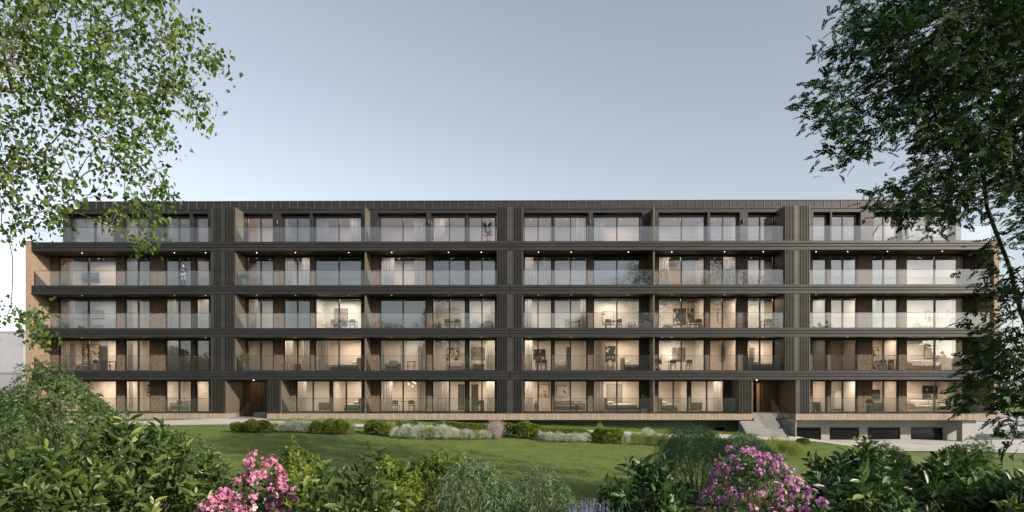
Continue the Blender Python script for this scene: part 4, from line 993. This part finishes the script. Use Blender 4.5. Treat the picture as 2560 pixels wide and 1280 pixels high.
# lavender at the bottom edge
def lavender(label, px, top, hw, d, seed):
    g = np.random.default_rng(seed); t, q, gz = bush_root('lavender', label, 'lavender', px, d, 'blue lavender at the bottom edge')
    h = EZ+(HOR-top)/F*d-gz; rx = hw/F*d
    n = 110; p = np.c_[g.normal(0, rx*.45, n), g.normal(0, rx*.45, n), np.zeros(n)]
    dr = unit(np.c_[p[:, :2]*.35+g.normal(0, .08, (n, 2)), np.ones(n)]); ln = h*g.uniform(.75, 1.0, n)
    leaf_mesh('foliage', M_SILV if 0 else M_FEATHG, [leaf_arrays(p, dr, ln, (np.array([(0,.006,0),(1,.003,0),(1,-.003,0),(0,-.006,0)]), np.array([(0,1,2,3)])), .3, g)], t)
    P_ = []; D_ = []
    for k in range(18):
        tt = 1-.006*k; P_.append(p+dr*(ln*tt)[:, None]); D_.append(unit(dr*.6+g.normal(0, .6, dr.shape)))
    leaf_mesh('blossom', M_BLUE, [leaf_arrays(np.concatenate(P_), np.concatenate(D_), .013, T_OVATE, .3, g)], t)
lavender('blue lavender clump at the bottom edge right of the feathery mounds', 1478, 1240, 26, 5.4, 71)
lavender('lone lavender spikes left of the larger lavender clump at the bottom', 1445, 1262, 18, 5.0, 72)

# ------------------------------------------------------------------ border along the lawn
PROTO = {}
def border_mesh(kind, v):
    if (kind, v) in PROTO: return PROTO[(kind, v)]
    g = np.random.default_rng(100+v*7+len(kind))
    if kind == 'box':
        p, d_ = shoots(g, 800, .88, .88, 1.8, .72, .38, sharp=16, nl=40); pr = [shoot_leaves(g, p, d_, 9, .3, .12, T_OVATE, .5, .4, 0, .8, upw=.2)]; m = M_BOX
    elif kind == 'silver':
        p, d_ = shoots(g, 420, .82, .82, 1.65, .6, .6, sharp=14, nl=30); pr = [shoot_leaves(g, p, d_, 14, .45, .15, T_THIN, .9, .3, 0, .55)]; m = M_SILV
    elif kind == 'wispy':
        p, d_ = shoots(g, 700, .75, .75, 1.6, .4, .35, sharp=12, nl=24); pr = [shoot_leaves(g, p, d_, 16, .5, .10, T_THIN, 1.6, .3, 0, .5)]; m = M_WISP
    else:   # spike clump
        n = 260; p = np.c_[g.normal(0, .12, (n, 2)), np.zeros(n)]; dr = unit(np.c_[p[:, :2]*3.2+g.normal(0, .12, (n, 2)), np.ones(n)])
        ln = g.uniform(1.2, 2.0, n); P_ = []; D_ = []
        for k in range(26):
            tt = .15+.85*k/25; P_.append(p+dr*(ln*tt)[:, None]); D_.append(unit(dr+g.normal(0, .5, dr.shape)))
        pr = [leaf_arrays(np.concatenate(P_), np.concatenate(D_), .10, T_RHOMB, .3, g)]; m = M_LILAC
    V = np.concatenate([q[0] for q in pr]); Fc = pr[0][1]; A = pr[0][2]
    o = grid_mesh('foliage', V, Fc, m, None, False, A); me = o.data; bpy.data.objects.remove(o); PROTO[(kind, v)] = me
    return me
BORDER = [ # kind, px, half width, top, bottom
 ('box',600,22,1058,1081),('box',625,24,1053,1082),('box',652,22,1051,1082),('wispy',688,17,1054,1080),('silver',716,18,1056,1082),('silver',742,22,1050,1083),('silver',768,18,1053,1084),
 ('wispy',735,34,1043,1070),('wispy',790,22,1052,1078),('box',792,18,1056,1086),('box',822,20,1052,1087),('box',850,18,1050,1088),('wispy',872,18,1049,1086),
 ('box',930,20,1053,1086),('box',955,16,1055,1090),('wispy',975,20,1050,1090),('wispy',1010,30,1047,1078),('silver',990,16,1068,1096),('silver',1014,20,1060,1097),('box',1030,30,1056,1080),
 ('silver',1048,24,1064,1099),('wispy',1075,22,1062,1100),('silver',1100,24,1061,1101),('silver',1130,20,1068,1101),('box',1120,30,1054,1085),('wispy',1150,16,1072,1101),('silver',1168,18,1073,1101),
 ('box',1165,30,1058,1088),('wispy',1190,14,1074,1101),('silver',1208,17,1075,1100),('box',1200,24,1059,1085),('spike',1240,20,1049,1099),('box',1272,17,1058,1092),('box',1318,25,1058,1097),
 ('box',1350,24,1070,1094),('silver',1358,14,1080,1102),('silver',1378,17,1080,1106),('silver',1403,16,1082,1106),('silver',1425,14,1083,1107),('silver',1446,16,1083,1108),('silver',1468,13,1082,1107),
 ('box',1400,34,1073,1096),('box',1445,34,1074,1098),('wispy',1500,11,1057,1085),('box',1498,18,1074,1108),('box',1520,18,1076,1110),('box',1545,18,1075,1110),('silver',1566,14,1082,1111),
 ('wispy',1590,16,1076,1112),('wispy',1612,18,1078,1113),('silver',1622,20,1073,1098),('wispy',1640,18,1080,1116),('wispy',1660,18,1082,1118),
 ('wispy',1905,24,1096,1128),('wispy',1940,26,1090,1135),('wispy',1972,26,1094,1145),('wispy',1920,26,1105,1145),('wispy',1995,20,1104,1150),('wispy',1880,22,1098,1125),
 ('box',2010,14,1095,1112),('box',2165,14,1108,1118)]
ORD = ['first','second','third','fourth','fifth','sixth','seventh','eighth','ninth','tenth','eleventh','twelfth','thirteenth','fourteenth','fifteenth','sixteenth','seventeenth','eighteenth','nineteenth','twentieth']
ORD += ['twenty-'+o for o in ORD[:9]]
BN = {'box': ('box_shrub', 'clipped yellow green box shrub', 'box shrubs in the border'), 'silver': ('silver_shrub', 'silver grey leaved shrub', 'silver shrubs in the border'),
      'wispy': ('wispy_shrub', 'loose yellow green wispy shrub', 'wispy shrubs in the border'), 'spike': ('spiky_shrub', 'tall lilac grey spiky shrub', None)}
cnt = {}
for i, (kd, px, hw, top, bot) in enumerate(sorted(BORDER, key=lambda a: a[1])):
    q, dist = ground_hit(px, bot); h = (bot-top)/F*dist; r = hw/F*dist*1.08
    k = cnt.get(kd, 0); cnt[kd] = k+1
    nm, lb, gp = BN[kd]
    o = bpy.data.objects.new(nm, border_mesh(kd, i % 3)); COL.objects.link(o)
    o.location = (q.x, q.y+r*.3, ground_h(q.x, q.y)-.02); o.rotation_euler = (0, 0, random.random()*6.28); o.scale = (r, r, h/1.9*1.05)
    lab = lb+(', '+ORD[k]+' of its kind from the left along the lawn border' if kd != 'spike' else ' standing between box shrubs in the lawn border')
    tag(o, lab, 'shrub', gp)
# soil bed under the border
def bed(px0, px1, lift=.02):
    v = []; f = []; n = 60; pts = []
    bl_ = sorted([(a[1], a[4]) for a in BORDER if px0 <= a[1] <= px1 and a[4]-a[3] > 22])
    pxs = np.linspace(px0, px1, n); bt = np.interp(pxs, [b_[0] for b_ in bl_], [b_[1] for b_ in bl_])
    bt = np.convolve(np.pad(bt, 4, 'edge'), np.ones(9)/9, 'valid')
    for i in range(n):
        q, _ = ground_hit(pxs[i], bt[i])
        for j in range(5):
            y = q.y - .1 + j*.45*math.sin(math.pi*min(1, (i+1)/6, (n-i)/6)/2); v.append((q.x, y, ground_h(q.x, y)+lift))
    for i in range(n-1):
        for j in range(4): a = i*5+j; f.append((a, a+5, a+6, a+1))
    o = grid_mesh('soil_bed', np.array(v), np.array(f), M_SOIL); tag(o, kind='structure')
bed(585, 885); bed(915, 1290); bed(1300, 1670)
# ------------------------------------------------------------------ grass
def grass():
    g = np.random.default_rng(5); n = 210000
    y = -7.0 - 25*g.random(n)**1.2; dist = y+D; x = g.uniform(-.62, .62, n)*dist - .5
    z = np.array([ground_h(a, b) for a, b in zip(x, y)])
    nn = g.normal(0, .35, (n, 2)); dr = unit(np.c_[nn, np.ones(n)])
    patch = .5+.5*np.sin(x*.9+np.sin(y*1.1)*1.5)*np.sin(y*1.3+np.sin(x*.7))
    v, f, a = leaf_arrays(np.c_[x, y, z-.003], dr, g.uniform(.035, .075, n)*(1+.25*patch), T_BLADE, .2, g, 1.0, np.clip(g.normal(.35+.25*patch, .25, n), 0, 1))
    o = grid_mesh('grass', v, f, M_GRASS, None, False, a); tag(o, 'short mown green grass of the lawn', None, None, 'stuff')
    n = 14000; x = g.uniform(-13.5, 16, n); y = g.uniform(-2.4, .9, n); z = np.array([ground_h(a, b) for a, b in zip(x, y)])
    v, f, a = leaf_arrays(np.c_[x, y, z-.003], unit(np.c_[g.normal(0, .35, (n, 2)), np.ones(n)]), g.uniform(.08, .2, n), T_BLADE, .2, g, 1.0)
    o = grid_mesh('grass', v, f, M_GRASS, None, False, a); tag(o, 'rough grass strip between path and building', None, None, 'stuff')
grass()
# ------------------------------------------------------------------ trees
def grow(root, att, g, step=.45, sag=.04, r0=.004, pw=2.25):
    """root: trunk polyline; att: (n,3) twig tips. returns nodes, parent indices, radii"""
    nodes = [np.array(p, float) for p in root]; par = [-1]+list(range(len(root)-1))
    base = nodes[-1]; order = np.argsort(np.linalg.norm(att-base, axis=1))
    arr = np.array(nodes); tips = []
    for i in order:
        t = att[i]; dd = np.linalg.norm(arr-t, axis=1) + 0.12*np.linalg.norm(arr-base, axis=1)
        j = int(np.argmin(dd)); L_ = np.linalg.norm(t-arr[j]); k = max(1, int(math.ceil(L_/step)))
        prev = j; new = []
        for s_ in range(1, k+1):
            u = s_/k; q = arr[j]*(1-u)+t*u
            if s_ < k: q = q + g.normal(0, .06*L_/k+.01, 3); 
            q[2] += sag*L_*math.sin(math.pi*u)
            nodes.append(q); par.append(prev); prev = len(nodes)-1; new.append(q)
        arr = np.vstack([arr, new]); tips.append(prev)
    n = len(nodes); acc = np.zeros(n)
    for i in range(n-1, -1, -1):
        r_ = max(acc[i], r0**pw); acc[i] = r_
        if par[i] >= 0: acc[par[i]] += r_
    return arr, par, acc**(1/pw), tips
def branch_mesh(arr, par, rad, parent, m, name='branch', rmax=1e9, rmin=0):
    b = MB()
    for i in range(1, len(arr)):
        if par[i] < 0: continue
        r = rad[i]
        if r > rmax or r < rmin: continue
        p = par[i]; seg = 10 if r > .08 else (6 if r > .02 else 3)
        b.tube([arr[p], arr[i]], [min(rad[p], r*1.35), r], seg, False)
    return b.build(name, m, parent, True)
def blob_points(blobs, dens, dlo, dhi, g, zsq=1.0):
    out = []
    for (px, py, r) in blobs:
        n = max(3, int(dens*(r/50.0)**2))
        for _ in range(n):
            a = g.random()*6.283; q = r*math.sqrt(g.random()); d = g.uniform(dlo, dhi)
            out.append(PD(px+q*math.cos(a), py+q*math.sin(a)*zsq, d))
    return np.array([tuple(v) for v in out])
# birch at the left
g = np.random.default_rng(301)
BT = thing('birch_tree', 'birch tree with heart shaped green leaves overhanging the top left', 'tree', tuple(PD(-420, HOR, 8.3))[:2]+(ground(*tuple(PD(-420, HOR, 8.3))[:2]),))
bl_ = [(40,50,110),(150,60,120),(270,60,110),(370,60,90),(450,50,45),(470,130,55),(520,140,38),(545,165,18),(60,180,120),(190,190,120),(310,180,110),(400,200,70),(460,190,45),(510,250,28),(545,150,18),(90,300,110),
   (230,300,100),(330,290,90),(400,260,50),(310,370,60),(370,340,45),(430,350,18),(60,400,80),(160,410,50),(260,420,18),(330,425,25),(380,440,22),(400,465,14),(50,500,70),(150,490,60),(100,550,45),(235,475,18),
   (345,495,30),(300,530,30),(380,525,30),(365,570,26),(270,570,14),(350,610,12),(380,605,10),(130,560,30),(30,560,40),(180,530,30),(30,780,30),(60,800,24),(100,790,16),(90,830,14),(110,845,8),(440,230,25),(505,300,8),(420,500,8),(100,-90,140),(300,-80,120),(-120,100,150),(-140,350,150),(-130,-120,150),(420,-60,60)]
att = blob_points(bl_, 6.5, 6.4, 9.6, g)
loc = np.array(BT.location); tr = [(0,0,-.3),(.05,0,2.0),(.15,.05,3.6),(.35,0,5.2)]
arr, par, rad, tips = grow(tr, att-loc, g, .4, .05, .0036)
branch_mesh(arr, par, rad, BT, M_BARK, 'trunk', 1e9, .05); branch_mesh(arr, par, rad, BT, M_TWIG, 'branch', .05, 0)
tp = arr[tips]; k = 16
P_ = np.repeat(tp, k, 0) + np.random.default_rng(1).normal(0, .085, (len(tp)*k, 3))
D_ = unit(g.normal(0, .55, P_.shape)+np.array([.12, -.1, -.75]))
vr = np.clip(np.repeat(g.normal(.5, .2, len(tp)), k)+g.normal(0, .18, len(P_)), 0, 1)
leaf_mesh('crown', M_BIRCH, [leaf_arrays(P_, D_, g.uniform(.048, .088, len(P_)), T_OVATE, .3, g, .8, vr)], BT)
# locust / ash at the right
g = np.random.default_rng(302)
q = PD(2660, HOR, 12.5)
RTREE = thing('ash_tree', 'tall dark green tree with feathered compound leaves framing the right side', 'tree', (q.x, q.y, ground(q.x, q.y)))
bl_ = [(2450,90,130),(2330,70,110),(2230,50,80),(2150,25,45),(2120,10,15),(2240,170,90),(2160,140,55),(2110,110,22),(2075,128,12),(2105,235,55),(2050,262,22),(2025,258,8),(2150,330,50),(2110,345,38),(2125,395,16),(2075,300,14),
   (2330,220,110),(2450,250,130),(2540,150,110),(2540,350,100),(2380,370,90),(2470,420,90),(2260,280,70),(2240,480,30),(2200,480,14),(2290,500,50),(2350,470,60),(2400,490,40),(2290,545,22),(2340,555,16),(2230,520,12),(2530,470,45),
   (2545,560,30),(2500,610,14),(2465,655,12),(2520,700,30),(2480,730,22),(2545,760,40),(2460,800,24),(2500,850,40),(2545,880,50),(2480,930,26),(2450,960,22),(2430,1000,10),(2530,970,50),(2510,1040,26),(2545,1090,26),(2490,890,40),(2545,1000,40),(2450,860,14),(2400,1000,8),(2500,-70,120),(2340,-60,80),(2660,0,150),(2680,250,150),(2690,500,140),(2680,700,100)]
att = blob_points(bl_, 12, 11.0, 15.5, g)
loc = np.array(RTREE.location)
def rel(px, py, d): return tuple(np.array(PD(px, py, d))-loc)
tr = [(0,0,-.4), rel(2625, 960, 12.6), rel(2580, 850, 12.7), rel(2552, 780, 12.8), rel(2525, 670, 12.9), rel(2490, 580, 13), rel(2467, 518, 13.1), rel(2455, 400, 13.2)]
arr, par, rad, tips = grow(tr, att-loc, g, .5, .06, .0032, 2.35)
branch_mesh(arr, par, rad, RTREE, M_BARKD, 'trunk', 1e9, .05); branch_mesh(arr, par, rad, RTREE, M_BARKD, 'branch', .05, 0)
tp = arr[tips]; k = 9
P_ = np.repeat(tp, k, 0) + g.normal(0, .16, (len(tp)*k, 3))
D_ = unit(g.normal(0, .8, P_.shape)*np.array([1, 1, .5])+np.array([-.55, -.1, -.25]))
vr = np.clip(np.repeat(g.normal(.38, .22, len(tp)), k)+g.normal(0, .1, len(P_)), 0, 1)
leaf_mesh('crown', M_LOCUST, [leaf_arrays(P_, D_, g.uniform(.17, .32, len(P_)), T_FROND, .6, g, .6, vr)], RTREE)
# trees around the viewpoint that the windows mirror
def far_tree(label, x, y, h, r, seed, dens=1.0, group='trees on the far side of the garden'):
    g = np.random.default_rng(seed); gz = ground(x, y)
    t = thing('tree', label, 'tree', (x, y, gz), 0, group)
    c = unit(g.normal(0, 1, (9, 3))); 
    n = int(240*dens); d = unit(g.normal(0, 1, (n, 3))); rr = lumps(d, g, 18, .42, 10)*g.uniform(.35, 1, n)**.6
    a = d*rr[:, None]*np.array([r, r, h*.36]); a[:, 2] += h*.62
    arr, par, rad, tips = grow([(0,0,-.4),(.1,0,h*.2),(0,.1,h*.4)], a, g, 1.6, .05, .02)
    branch_mesh(arr, par, rad, t, M_BARK, 'trunk')
    k = 26; P_ = np.repeat(arr[tips], k, 0)+g.normal(0, r*.10, (len(tips)*k, 3)); D_ = g.normal(0, 1, P_.shape)
    leaf_mesh('crown', M_TREES, [leaf_arrays(P_, D_, g.uniform(.22, .42, len(P_)), T_OVATE, .9, g, .6)], t)
    return t
FT = [('golden lit tree mirrored in the top floor glass right of centre', 41, -84, 28, 8.0, 2.0), ('slender tree mirrored in the middle windows of the third floor', -13, -62, 17, 3.6, 1.0), ('broad tree mirrored in the second floor windows left of centre', -2, -66, 15.5, 4.5, 1.2),
      ('tree mirrored low in the windows left of centre', -24, -70, 13, 4.5, 1.1), ('tall tree right of the viewpoint mirrored in the top floor glass', 27, -76, 29, 7.0, 1.8),
      ('big tree right behind the viewpoint shading the lawn', 28, -50, 15, 4.2, 1.2), ('tree mirrored low in the far left windows', -48, -72, 11, 5, 1), ('rounded tree mirrored in the right ground floor windows', 13, -72, 14, 5, 1),
      ('tree mirrored in the far right windows', 42, -72, 14, 5.5, 1), ('low tree mirrored behind the left entrance', -36, -76, 11, 5, 1)]
g = np.random.default_rng(77); n = 20000
xw = g.uniform(-125, 125, n); hw_ = 10.5+2.2*np.sin(xw*.11)+1.8*np.sin(xw*.31+1)+1.2*np.sin(xw*.9)
Pw = np.c_[xw, -92+g.normal(0, 2.2, n), hw_*g.random(n)**.7 + .3]; k = 6; Pw = np.repeat(Pw, k, 0)+g.normal(0, .5, (n*k, 3))
wd_ = leaf_mesh('wood', M_TREES, [leaf_arrays(Pw, g.normal(0, 1, Pw.shape), g.uniform(.8, 1.5, len(Pw)), T_OVATE, .9, g, .8)]); tag(wd_, 'dark green wood behind the garden mirrored in the lower windows', None, None, 'stuff')
for i, (lb, x, y, h, r, dn) in enumerate(FT): far_tree(lb, x, y, h, r, 400+i, dn)
# things of one label in the same room: say which side
from collections import defaultdict
dd_ = defaultdict(list)
for o in bpy.data.objects:
    if o.parent is None and o.get('label') and o.get('category'): dd_[o['label']].append(o)
for lb, os_ in dd_.items():
    if len(os_) == 2:
        os_.sort(key=lambda o: o.location.x)
        os_[0]['label'] = 'left-hand '+lb; os_[1]['label'] = 'right-hand '+lb
